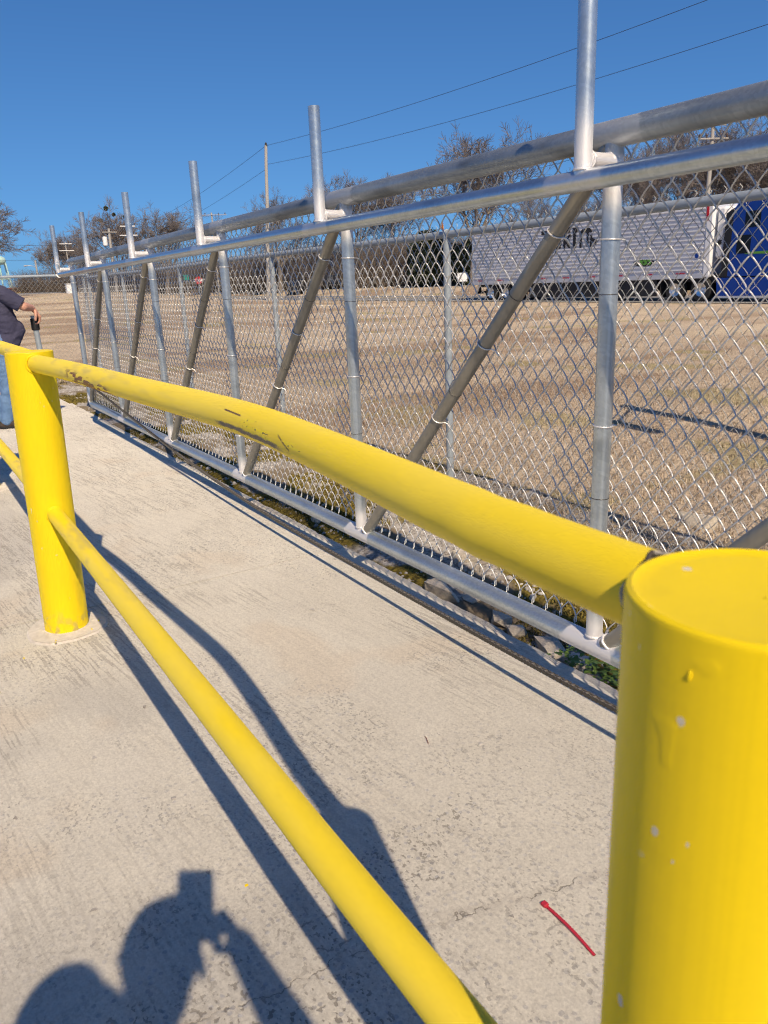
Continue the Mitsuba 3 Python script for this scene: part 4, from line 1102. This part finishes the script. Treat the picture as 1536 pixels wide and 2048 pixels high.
wire(P6 - [0, 0, 1.9], (-38.0, 80.0, 8.0), 0.8, 'lower of two dark wires crossing low over the left trees')
wire(P6 - [0, 0, 0.4], P4 - [0, 0, 0.3], 0.2, 'short wire between the two far poles at the left')

# posts of a sign standing outside the frame to the right; their shadows lie on the turf
sp_ = thing('sign_post', 'wooden sign posts outside the frame, casting two dark shadows on the turf', 'post')
add('post', tube([(5.975, 3.20, -0.2), (5.985, 3.20, 1.2), (5.975, 3.20, 2.3)], 0.085, 14), 'pole_wood', parent=sp_, smooth=50)
add('drop_post', tube([(5.185, 2.70, 1.70), (5.185, 2.70, 2.0), (5.185, 2.70, 2.3)], 0.085, 14), 'pole_wood', parent=sp_, smooth=50)
add('bracket', tube([(5.975, 3.20, 2.2), (5.58, 2.95, 2.2), (5.185, 2.70, 2.2)], 0.016, 10), 'pole_wood', parent=sp_, smooth=50)

# ------------------------------------------------------------------ bare trees
def grow(rng, h, spread=1.0, first=0.24, base_r=0.20, levels=7):
    """a leafless tree; returns (limbs, twigs): lists of (p0, p1, r0, r1)"""
    limbs, twigs = [], []
    stack = [(np.zeros(3), np.array([0, 0, 1.0]), h * first, base_r, 0)]
    while stack:
        p, d, l, r, lev = stack.pop()
        nseg = (4, 4, 3, 3, 2, 2, 2, 1)[min(lev, 7)]
        pts = [p]
        for _ in range(nseg):
            d = d + rng.normal(0, 0.05 + 0.022 * lev, 3) + np.array([0, 0, 0.07 if 0 < lev < 6 else 0.0])
            d /= np.linalg.norm(d)
            pts.append(pts[-1] + d * l / nseg)
        rr = np.linspace(r, r * (0.82 if lev == 0 else 0.6), nseg + 1)
        tgt = limbs if lev < 4 else twigs
        for a, b, ra, rb in zip(pts[:-1], pts[1:], rr[:-1], rr[1:]):
            tgt.append((a, b, ra, rb))
        if lev >= levels:
            continue
        e = pts[-1]
        perp = np.cross(d, rng.normal(0, 1, 3)); perp /= np.linalg.norm(perp)
        ph0 = rng.uniform(0, 6.28)
        nch = rng.choice([3, 4]) if lev == 0 else (3 if lev in (1, 6) else 2)
        for c in range(nch):
            a = ph0 + c * 2 * np.pi / nch + rng.normal(0, 0.25)
            q = perp * math.cos(a) + np.cross(d, perp) * math.sin(a)
            ang = np.radians(rng.uniform(16, 40)) * spread
            stack.append((e, d * math.cos(ang) + q * math.sin(ang), l * rng.uniform(0.66, 0.86), rr[-1] * rng.uniform(0.62, 0.8), lev + 1))
        if lev >= 1:      # side shoots along the branch
            for sfrac in np.linspace(0.22, 0.94, 3 if lev < 3 else (4 if lev < 5 else 5)):
                t = np.clip(sfrac + rng.normal(0, 0.08), 0.1, 0.97)
                k = min(int(t * nseg), nseg - 1)
                a0 = pts[k] + (pts[k + 1] - pts[k]) * (t * nseg - k)
                q = rng.normal(0, 1, 3); q -= d * (q @ d); q /= np.linalg.norm(q)
                nd = d * 0.75 + q * 0.65; nd /= np.linalg.norm(nd)
                if lev < 6:
                    stack.append((a0, nd, max(0.30, l * rng.uniform(0.4, 0.65)), rr[-1] * 0.5, max(lev + 2, 5)))
                else:
                    stack.append((a0, nd, max(0.25, l * rng.uniform(0.6, 0.9)), rr[-1] * 0.6, 7))
    return limbs, twigs


def segs(S, n, rmin, scale=1.0):
    P = np.array([[a, b] for a, b, _, _ in S]) * scale
    R = np.maximum(np.array([[ra, rb] for _, _, ra, rb in S]) * scale, rmin)
    return tubes(P, R, n)


VARIANTS = []
for seed, spread, first in ((1, 1.0, 0.22), (2, 0.85, 0.25), (5, 1.15, 0.19), (9, 0.75, 0.24)):
    rg = np.random.default_rng(seed)
    lim, twg = grow(rg, 10.0, spread, first)
    top = max(max(a[2], b[2]) for a, b, _, _ in lim + twg)
    k = 10.0 / top
    sc = lambda S: [(a * k, b * k, ra * k, rb * k) for a, b, ra, rb in S]
    lim, twg = sc(lim), sc(twg)
    VARIANTS.append((mikit.ply(segs(lim, 6, 0.022), 'bark', smooth=True), mikit.ply(segs(twg, 3, 0.0110), 'twigs', smooth=True)))


def tree(x, y, h, var, rot, label, wide=1.0, group='bare winter trees beyond the road', zoff=0.0):
    k = thing('bare_tree', label, 'tree', group)
    M_ = T().translate([x, y, float(terrain(x, y)) - 0.1 + zoff]).rotate([0, 0, 1], rot).scale([h / 10 * wide, h / 10 * wide, h / 10])
    again('trunk', VARIANTS[var][0], k, M_)
    again('crown', VARIANTS[var][1], k, M_)
    return k


tree(5.0, 59.8, 8.2, 2, 20, 'large bare tree cut by the left edge, limbs reaching right over the man', 1.3)
tree(21.6, 118.3, 9.2, 1, 0, 'thin bare tree behind the end upright of the gate, left of its group')
tree(24.0, 117.9, 9.5, 3, 80, 'dense narrow bare tree between the two far end uprights of the gate', 0.85)
tree(24.6, 112.7, 7.8, 0, 40, 'small bare tree in front of the far tree group at the left', 0.9)
mt = tree(22.3, 87.6, 10.2, 1, 120, 'tall bare tree with dark mistletoe clumps behind the gate uprights', 1.0)
tree(26.6, 86.7, 10.2, 0, 200, 'broad bare tree right of the mistletoe tree', 1.05)
tree(39.3, 85.0, 11.6, 2, 60, 'round crowned bare tree behind the tall bare pole', 1.0)
tree(45.0, 77.6, 12.0, 3, 10, 'bare tree left of the second nearest upright, behind the brush', 1.0)
tree(50.0, 77.2, 12.4, 1, 300, 'bare tree with reddish twigs right of the second nearest upright', 1.0)
tree(43.5, 54.8, 13.1, 0, 150, 'tallest bare tree with a dark trunk behind the rear end of the trailer', 0.9)
tree(57.3, 62.7, 9.2, 2, 220, 'lower bare tree just right of the tallest tree', 1.0)
tree(55.4, 57.7, 6.9, 1, 30, 'low bare tree behind the middle of the trailer')
tree(58.8, 57.1, 7.6, 3, 110, 'low bare tree left of the nearest gate post')
tree(49.3, 42.4, 11.2, 1, 70, 'bare tree just right of the nearest gate post', 0.9)
tree(53.1, 42.5, 11.8, 3, 170, 'bare tree between the nearest gate post and the crossarm pole', 0.95)
tree(52.5, 38.1, 11.2, 0, 260, 'bare tree behind the crossarm pole', 0.95)
tree(56.1, 38.4, 11.7, 2, 330, 'spreading bare tree right of the crossarm pole', 0.95)
tree(54.5, 34.0, 11.2, 1, 15, 'bare tree at the right edge above the blue cab', 1.0)
tree(58.0, 32.0, 12.0, 3, 95, 'bare tree behind the tree at the right edge', 1.0)
# mistletoe clumps
for dx, dz, r in ((-0.9, 9.0, 0.26), (-0.2, 8.4, 0.2), (-1.6, 7.8, 0.24), (0.9, 8.2, 0.16)):
    c = np.array([22.3 + dx, 87.4, float(terrain(22.3, 87.4)) + dz])
    rg = np.random.default_rng(int(dz * 10))
    d = rg.normal(0, 1, (160, 3)); d /= np.linalg.norm(d, axis=1, keepdims=True)
    P = np.stack([c + d * r * 0.2, c + d * r * rg.uniform(0.6, 1.1, (160, 1))], 1)
    add('mistletoe', tubes(P, [0.02, 0.045], 3), 'mistletoe', parent=mt)

# ------------------------------------------------------------------ brush along the far verge
def brush_block(seed, w, d, h, n, kids):
    rg = np.random.default_rng(seed)
    P, R = [], []
    for _ in range(n):
        b = np.array([rg.uniform(-w / 2, w / 2), rg.uniform(-d / 2, d / 2), 0])
        hh = h * rg.uniform(0.45, 1.0)
        dirn = np.array([rg.normal(0, 0.28), rg.normal(0, 0.28), 1.0])
        tip = b + dirn / np.linalg.norm(dirn) * hh
        mid = (b + tip) / 2 + rg.normal(0, 0.15, 3)
        P.append([b, mid]); R.append([0.030, 0.020]); P.append([mid, tip]); R.append([0.020, 0.008])
        for _k in range(kids):
            t = rg.uniform(0.15, 0.95)
            s0 = b + (tip - b) * t
            P.append([s0, s0 + rg.normal(0, 1, 3) * [0.5, 0.5, 0.25] + [0, 0, 0.35]]); R.append([0.014, 0.008])
    return tubes(np.array(P), np.array(R), 3)


BR = [mikit.ply(brush_block(s, 10, 5, 5.2, 620, 9), 'brush_twigs', smooth=True) for s in (1, 2)]
i = 0
spots = [(-4, 94, 0.5), (3, 94, 0.5), (15, 93, 0.55), (20, 92, 0.6), (25, 91, 0.65), (22, 99, 0.75), (43, 150, 1.1), (43, 135, 1.05), (43, 122, 1.0), (42, 112, 0.95), (42, 103, 0.95), (42, 95, 0.95), (43, 88, 0.95), (45, 82, 0.95), (46.5, 76, 1.0), (48, 69, 1.0), (50, 62, 1.0), (53, 55, 0.7), (55, 47, 0.5), (56, 39, 0.45), (57, 31, 0.45),
         (47, 98, 1.2), (48, 88, 1.1), (50, 74, 1.05), (53, 66, 0.95)]
for x, y, s in spots:
    i += 1
    M_ = T().translate([x, y, float(terrain(x, y)) - 0.1]).rotate([0, 0, 1], 30 + 37 * i).scale([s, s, s])
    d = dict(BR[i % 2]); d['to_world'] = M_
    scene[f'brush__{i:03d}'] = d
labels['brush'] = {'label': 'dense dark brown leafless brush along the far side of the road', 'category': 'brush', 'kind': 'stuff'}


def leafy(x, y, w, h, n, size, m_, label, name='evergreen_shrub', cat='shrub', seed=3):
    k = thing(name, label, cat)
    rg = np.random.default_rng(seed)
    z = float(terrain(x, y))
    u = rg.normal(0, 1, (n, 3)); u /= np.linalg.norm(u, axis=1, keepdims=True)
    rr = rg.uniform(0.35, 1.0, (n, 1)) ** 0.5
    lump = 0.75 + 0.5 * meshkit.noise(u * 2.2 + seed, seed)[:, None]
    c = u * rr * lump * np.array([w / 2, w / 2, h / 2]) + [x, y, z + h * 0.48]
    d1 = rg.normal(0, 1, (n, 3)); d2 = rg.normal(0, 1, (n, 3))
    d1 /= np.linalg.norm(d1, axis=1, keepdims=True); d2 -= d1 * (d1 * d2).sum(1, keepdims=True); d2 /= np.linalg.norm(d2, axis=1, keepdims=True)
    v = np.stack([c - d1 * size, c + d2 * size * 0.5, c + d1 * size, c - d2 * size * 0.5], 1).reshape(-1, 3)
    q = np.arange(4 * n).reshape(n, 4)
    add('trunk', tube([(x, y, z - 0.1), (x + 0.1, y, z + h * 0.4), (x, y, z + h * 0.7)], [0.14, 0.1, 0.03], 8), 'bark', parent=k, smooth=True)
    add('crown', (v, q), m_, parent=k)


leafy(44.0, 62.0, 4.2, 5.0, 9000, 0.16, 'evergreen_leaf', 'dark green evergreen shrub behind the road, left of the trailer')
leafy(45.8, 59.0, 3.2, 4.0, 6000, 0.15, 'evergreen_leaf', 'smaller dark evergreen shrub next to the trailer rear', seed=8)

# ------------------------------------------------------------------ far signs, cabinet, cars, building, water tower
def sign(x, y, z0, w, h, mname, label, post=True, shape=None, text=None, cat='sign', face=None):
    k = thing('sign', label, cat)
    z = float(terrain(x, y))
    nrm = np.array([-x, -y, 0.0]); nrm /= np.linalg.norm(nrm)
    rt = np.array([nrm[1], -nrm[0], 0]) * -1
    Mx = np.eye(4); Mx[:3, 0], Mx[:3, 1], Mx[:3, 2], Mx[:3, 3] = rt, [0, 0, 1], nrm, [x, y, z + z0]
    if np.linalg.det(Mx[:3, :3]) < 0:
        Mx[:3, 0] *= -1
    pts = shape if shape is not None else [(-w / 2, -h / 2), (w / 2, -h / 2), (w / 2, h / 2), (-w / 2, h / 2)]
    m_ = trimesh.creation.extrude_polygon(_Poly(pts), 0.03, engine='earcut')
    add('panel', (np.asarray(m_.vertices), np.asarray(m_.faces)), mname, parent=k, to_world=T(Mx.tolist()))
    if text:
        tm = meshkit.text_mesh(text, h * 0.34, 0.01, True)
        v = np.asarray(tm.vertices); v = v - [(v[:, 0].max() + v[:, 0].min()) / 2, h * 0.17, -0.031]
        add('lettering', (v, np.asarray(tm.faces)), 'white_paint', parent=k, to_world=T(Mx.tolist()))
    if post:
        b = np.array([x, y, z]) - nrm * 0.06
        add('post', tube([b - [0, 0, 0.2], b + [0, 0, z0 + h * 0.4]], 0.04, 8), 'galvanized_old', parent=k, smooth=40)


oc = [(0.40 * math.cos(t), 0.40 * math.sin(t)) for t in np.arange(8) * np.pi / 4 + np.pi / 8]
sign(28.0, 80.3, 1.95, 0.8, 0.8, 'sign_red', 'red octagonal stop sign behind the fences', shape=oc, text='STOP')
sign(27.8, 83.5, 2.3, 0.55, 0.55, 'sign_green', 'small teal sign left of the red stop sign')
sign(36.9, 47.7, 1.35, 0.72, 0.62, 'white_paint', 'white rectangular sign board just left of the trailer')
sign(47.5, 88.0, 4.2, 1.0, 0.5, 'white_paint', 'small pale sign high in the dark brush')
cab = thing('utility_cabinet', 'white utility cabinet on the field by the end post of the gate', 'cabinet')
zc = float(terrain(11.4, 60.9))
add('body', box(11.4, 11.9, 60.7, 61.2, zc - 0.05, zc + 0.62, 0.02), 'white_paint', parent=cab)
add('lid', box(11.37, 11.93, 60.66, 61.24, zc + 0.62, zc + 0.67, 0.01), 'white_paint', parent=cab)


def car(x, y, rot, mname, label):
    k = thing('parked_car', label, 'car', 'parked cars far behind the fences')
    M_ = T().translate([x, y, float(terrain(x, y))]).rotate([0, 0, 1], rot)
    body = [(-2.2, 0.35), (-2.25, 0.75), (-2.0, 0.98), (-0.9, 1.02), (1.0, 1.0), (2.1, 0.85), (2.25, 0.6), (2.2, 0.35)]
    roof = [(-1.7, 0.98), (-1.2, 1.48), (0.3, 1.5), (1.15, 1.0)]
    def ex(pts, w, y0):
        m_ = trimesh.creation.extrude_polygon(_Poly(pts), w, engine='earcut')
        v = np.asarray(m_.vertices)
        return np.stack([v[:, 0], v[:, 2] + y0, v[:, 1]], 1), np.asarray(m_.faces)[:, ::-1]
    add('body', ex(body, 1.76, -0.88), mname, parent=k, to_world=M_)
    add('roof', ex(roof, 1.5, -0.75), mname, parent=k, to_world=M_)
    add('window', join(ex([(-1.35, 1.04), (-1.05, 1.40), (0.2, 1.42), (0.85, 1.04)], 1.53, -0.765)), 'glass_dark', parent=k, to_world=M_)
    for wx in (-1.4, 1.4):
        for wy in (-0.8, 0.8):
            v, f = lathe([(0.001, -0.1), (0.2, -0.11), (0.33, -0.1), (0.34, 0.1), (0.2, 0.11), (0.001, 0.1)], 20)
            add('wheel', (np.stack([v[:, 0] + wx, v[:, 2] + wy, v[:, 1] + 0.34], 1), f[:, ::-1]), 'black_rubber', parent=k, smooth=40, to_world=M_)


car(39.6, 90.5, 70, 'car_dark', 'dark car far behind the fences, left of the tall bare pole')
car(39.0, 80.0, 60, 'car_dark', 'dark car far behind the fences, right of the tall bare pole')
car(42.6, 78.5, 60, 'car_dark', 'dark car far behind the fences, farthest right of three')
lw = thing('low_building', 'low red brick building far away behind the man at the left', 'building')
zb = 1.9
add('wall', box(18.4, 22.6, 150, 158, zb - 1.5, zb + 0.95), 'brick_red', parent=lw)
add('roof', box(18.2, 22.8, 149.7, 158.3, zb + 0.95, zb + 1.15), 'brick_red', parent=lw)
add('band', box(18.6, 22.0, 149.4, 149.68, zb - 0.4, zb + 0.32), 'road_yellow', parent=lw)
wt = thing('water_tower', 'pale mint green water tower on four legs far away at the left edge', 'water tower')
wx, wy = 24.6, 205.0
wz = float(terrain(wx, wy))
add('tank', lathe([(0.0, 6.5), (0.9, 6.6), (1.4, 7.0), (1.5, 7.5), (1.35, 8.0), (0.8, 8.4), (0.0, 8.55)], 28, (wx, wy, wz)), 'tower_mint', parent=wt, smooth=40)
for sx in (-1, 1):
    for sy in (-1, 1):
        add('leg', tube([(wx + sx * 1.9, wy + sy * 1.9, wz - 0.3), (wx + sx * 1.15, wy + sy * 1.15, wz + 7.0)], 0.14, 10), 'tower_mint', parent=wt, smooth=40)
add('riser', tube([(wx, wy, wz - 0.3), (wx, wy, wz + 6.6)], 0.16, 12), 'tower_mint', parent=wt, smooth=40)
for a_, b_, c_, d_ in ((-1, -1, 1, -1), (1, -1, 1, 1), (1, 1, -1, 1), (-1, 1, -1, -1)):
    add('brace', tube([(wx + a_ * 1.5, wy + b_ * 1.5, wz + 3.4), (wx + c_ * 1.5, wy + d_ * 1.5, wz + 3.4)], 0.1, 6), 'tower_mint', parent=wt, smooth=40)

# ------------------------------------------------------------------ dry grass blades beyond the fence
def blades(n, xr, yr, h0, h1, w, mname, name, label, zf, seed, keep=None, lean=0.9):
    rg = np.random.default_rng(seed)
    x = rg.uniform(*xr, n); y = rg.uniform(*yr, n)
    if keep is not None:
        m_ = keep(x, y)
        x, y = x[m_], y[m_]
    n = len(x)
    z = zf(x, y)
    a = rg.uniform(0, 2 * np.pi, n)
    hh = rg.uniform(h0, h1, n)
    ln = rg.uniform(0.2, lean, n) * hh * 1.6
    b = np.stack([x, y, z - 0.004], 1)
    dirn = np.stack([np.cos(a), np.sin(a), 0 * a], 1)
    side = np.stack([-np.sin(a), np.cos(a), 0 * a], 1) * (w * rg.uniform(0.6, 1.3, n))[:, None]
    mid = b + dirn * (ln * 0.4)[:, None] + np.array([0, 0, 1.0]) * (hh * 0.75)[:, None]
    tip = b + dirn * ln[:, None] + np.array([0, 0, 1.0]) * (hh * rg.uniform(0.45, 1.0, n))[:, None]
    v = np.stack([b - side, b + side, mid - side * 0.8, mid + side * 0.8, tip], 1).reshape(-1, 3)
    k = np.arange(n)[:, None] * 5
    f = np.vstack([k + [0, 1, 3], k + [0, 3, 2], k + [2, 3, 4]])
    add(name, (v, f), mname, smooth=True, label=label, cat='grass', kind='stuff')


def field_keep(x, y):
    d = np.hypot(x, y)
    return np.random.default_rng(5).uniform(0, 1, len(x)) < np.clip(1.25 - d / 14.0, 0.12, 1.0)


blades(330000, (3.16, 16.0), (0.5, 17.0), 0.015, 0.050, 0.0026, 'straw', 'dry_grass', 'dry straw coloured dormant grass beyond the fence', lambda x, y: terrain(x, y), 21, lambda x, y: field_keep(x, y))
blades(9000, (2.55, 3.42), (0.0, 13.5), 0.02, 0.05, 0.0016, 'straw', 'straw_litter', 'loose straw lying on the soil by the fence', lambda x, y: soil_z(x, y) + 0.004, 22, lambda x, y: np.random.default_rng(6).uniform(0, 1, len(x)) < (x - 2.5), 1.6)
blades(5000, (2.0, 3.3), (13.3, 15.8), 0.015, 0.04, 0.002, 'straw', 'straw_litter', 'loose straw lying on the gravel past the far end of the gate', lambda x, y: gravel_z(x, y) + 0.004, 23, None, 1.6)


def moss_mask(x, y):
    p = np.stack([x * 1.7, y * 1.1, 0 * x], -1)
    return meshkit.fbm(p, 3, 12) > 0.54


blades(90000, (1.97, 2.9), (1.0, 12.0), 0.008, 0.026, 0.0030, 'moss', 'moss', 'olive brown moss on the soil under the gate', lambda x, y: soil_z(x, y) + 0.002, 24, moss_mask, 0.6)

# ------------------------------------------------------------------ rocks, pebbles, weed, litter
def rock(c, s, seed, label, kx=(1, 1, 1)):
    rg = np.random.default_rng(seed)
    p = rg.uniform(-1, 1, (11, 3)); p /= np.abs(p).max(1, keepdims=True) ** 0.75
    v, f = hull(p * np.array(kx) * s * 0.85)
    mm = m3.Manifold(m3.Mesh(v.astype(np.float32), f.astype(np.uint32))).refine_to_length(s * 0.22).to_mesh()
    m_ = trimesh.Trimesh(np.array(mm.vert_properties)[:, :3], np.array(mm.tri_verts), process=True)
    v2, f2 = rough((m_.vertices, m_.faces), s * 0.07, 3.2 / s, seed)
    add('rock', (v2 + np.asarray(c), f2), 'stone', smooth=28, label=label, cat='rock', group='rocks on the soil strip')


RK = [((2.065, 2.86), 0.085, (0.9, 1.9, 0.7), 'long flat tan rock against the slab edge, under the middle of the near gate bay'),
      ((2.085, 2.47), 0.065, (0.8, 1.3, 0.8), 'angular tan rock beside the dark hollow under the gate'),
      ((2.075, 2.33), 0.055, (1.0, 1.0, 0.8), 'chunky pale rock between two others at the slab edge'),
      ((2.075, 2.12), 0.075, (0.9, 1.5, 0.7), 'pale rounded rock nearest the green weed'),
      ((2.075, 1.98), 0.055, (1.0, 1.2, 0.9), 'small shaded rock right behind the green weed'),
      ((2.52, 2.30), 0.09, (1.2, 1.5, 0.6), 'flat grey rock behind the gate mesh near the nearest post'),
      ((3.62, 2.62), 0.12, (1.0, 1.2, 0.8), 'rough pale rock in the turf just above the nearest yellow post'),
      ((2.36, 3.02), 0.07, (1.2, 1.4, 0.6), 'half buried grey stone behind the gate bottom rail'),
      ((2.11, 1.66), 0.045, (1, 1.2, 0.8), 'small brown stone beside the green weed'),
      ((2.10, 4.25), 0.035, (1, 1.2, 0.8), 'small reddish stone on the soil beside the chain'),
      ((2.14, 2.72), 0.05, (1, 1.2, 0.8), 'dark stone behind the long flat tan rock')]
for i, ((x, y), s, kx, lb) in enumerate(RK):
    z = float(soil_z(np.array(x), np.array(y))) if x < 3.3 else float(terrain(x, y))
    rock((x, y, z + s * kx[2] * 0.35), s, 40 + i, lb, kx)
rg = np.random.default_rng(77)
pb = trimesh.creation.icosphere(1, 1.0)
vs, n = np.asarray(pb.vertices), 5200
x = np.r_[rg.uniform(1.96, 3.2, 3600), rg.uniform(1.98, 2.9, 600), rg.uniform(1.0, 3.3, 1000)]
y = np.r_[rg.uniform(1.0, 8.5, 3600), rg.uniform(8.5, 13.5, 600), rg.uniform(13.9, 15.8, 1000)]
ok = meshkit.fbm(np.stack([x * 2.5, y * 1.6, 0 * x], -1), 3, 31) > 0.45
x, y = x[ok], y[ok]
s = rg.gamma(2.0, 0.0026, len(x)) + 0.0025
A = rg.uniform(0.55, 1.3, (len(x), 1, 3)) * s[:, None, None]
zz = np.where(y < 13.87, soil_z(x, y), gravel_z(x, y))
V = vs[None] * (1 + 0.25 * (rg.uniform(0, 1, (len(x), len(vs), 1)) - 0.5)) * A + np.stack([x, y, zz + s * 0.2], 1)[:, None]
F = (np.asarray(pb.faces)[None] + (np.arange(len(x)) * len(vs))[:, None, None]).reshape(-1, 3)
add('pebbles', (V.reshape(-1, 3), F), 'pebble', label='grey and tan gravel scattered on the soil under the gate', kind='stuff', cat='gravel')

weed = thing('weed', 'small green leafy weed growing at the slab edge under the gate', 'weed')
LV, o = [], 0
for cxw, cyw, nlv in ((1.985, 1.90, 60), (2.00, 1.74, 50), (2.02, 1.82, 40), (2.02, 1.62, 40), (2.06, 1.70, 30)):
    for _ in range(nlv):
        c = np.array([cxw, cyw, -0.06]) + rg.normal(0, 1, 3) * [0.030, 0.055, 0.02] + [0, 0, 0.055]
        d = rg.normal(0, 1, 3) * [1, 1, 0.35] + [0, 0, 0.2]; d /= np.linalg.norm(d)
        sd = np.cross(d, [0, 0, 1.0]); sd /= np.linalg.norm(sd)
        l = rg.uniform(0.014, 0.030)
        nn = np.cross(sd, d)
        LV.append((np.array([c, c + d * l * 0.4 + sd * l * 0.42 + nn * 0.003, c + d * l * 0.8 + sd * l * 0.30, c + d * l * 1.05, c + d * l * 0.8 - sd * l * 0.30, c + d * l * 0.4 - sd * l * 0.42 + nn * 0.003]), np.array([[0, 1, 2], [0, 2, 3], [0, 3, 4], [0, 4, 5]])))
add('leaves', join(*LV), 'leaf_green', parent=weed, smooth=True, kind='stuff')
add('stem', join(*[tube([(2.01, 1.8, -0.11), (2.0, 1.75 + q, -0.07), (2.0, 1.72 + 2 * q, -0.045)], 0.0018, 5) for q in (-0.06, 0.0, 0.05, 0.09)]), 'moss', parent=weed, smooth=True)

# red cable tie, twig and small litter on the slab
zt = thing('cable_tie', 'used red plastic cable tie lying on the concrete near the right yellow post', 'cable tie')
a, b = np.array([1.047, 1.064]), np.array([1.036, 0.902])
tpath = [a * (1 - t) + b * t + np.array([0.002 * math.sin(t * 3.1), 0]) for t in np.linspace(0, 1, 12)]
dirs = np.gradient(np.array(tpath), axis=0); dirs /= np.linalg.norm(dirs, axis=1, keepdims=True)
nrm = np.stack([-dirs[:, 1], dirs[:, 0]], 1)
tz = 0.0015 + 0.004 * np.sin(np.linspace(0, 3.1, 12))
wv = np.linspace(0.0040, 0.0034, 12)[:, None]
lo = [np.c_[np.array(tpath) + s * nrm * wv, tz + dz] for s, dz in ((1, 0), (-1, 0), (-1, 0.0018), (1, 0.0018))]
v = np.vstack(lo)
q = np.array([[r * 12 + j, ((r + 1) % 4) * 12 + j, ((r + 1) % 4) * 12 + j + 1, r * 12 + j + 1][::-1] for r in range(4) for j in range(11)])
add('strap', (v, q), 'red_plastic', parent=zt)
add('head', box(1.0395, 1.0535, 1.058, 1.073, 0.0004, 0.0085, 0.0015), 'red_plastic', parent=zt)
add('twig', tube(arc([(1.2185, 1.796, 0.002), (1.2150, 1.780, 0.006), (1.2065, 1.762, 0.003), (1.2040, 1.752, 0.003)], 0.006, 4), 0.0010, 6), 'twig_red', smooth=True, label='tiny reddish brown twig lying on the concrete below the chain', cat='twig')
lt = []
for i in range(70):
    x, y = rg.uniform(-0.3, 1.85), rg.uniform(0.75, 6.5)
    s = rg.uniform(0.0015, 0.005) * (1 + 0.15 * y)
    lt.append(hull(np.array([x, y, 0.001]) + rg.normal(0, 1, (7, 3)) * [s, s, s * 0.35] + [0, 0, s * 0.3]))
add('grit', join(*lt), 'pebble', label='bits of grit and leaf scattered over the concrete slab', kind='stuff', cat='grit')
lv = []
for x, y in ((1.99, 3.45), (2.03, 4.72), (2.02, 5.6), (2.06, 4.2)):
    z = 0.002 if x < 1.94 else -0.07
    a = rg.uniform(0, 6.28)
    d = np.array([math.cos(a), math.sin(a)])
    n2 = np.array([-d[1], d[0]])
    P = np.array([[*(np.array([x, y]) + d * t * 0.022 + n2 * w), z + hz] for t, w, hz in ((-1, 0, 0), (-0.2, 0.010, 0.006), (0.5, 0.008, 0.004), (1, 0, 0.008), (0.5, -0.008, 0.005), (-0.2, -0.010, 0.003))])
    lv.append((P, np.array([[0, 1, 5], [1, 2, 5], [2, 4, 5], [2, 3, 4]])))
add('fallen_leaves', join(*lv), 'twig_red', label='few small dry brown leaves near the slab edge', kind='stuff', cat='leaves')
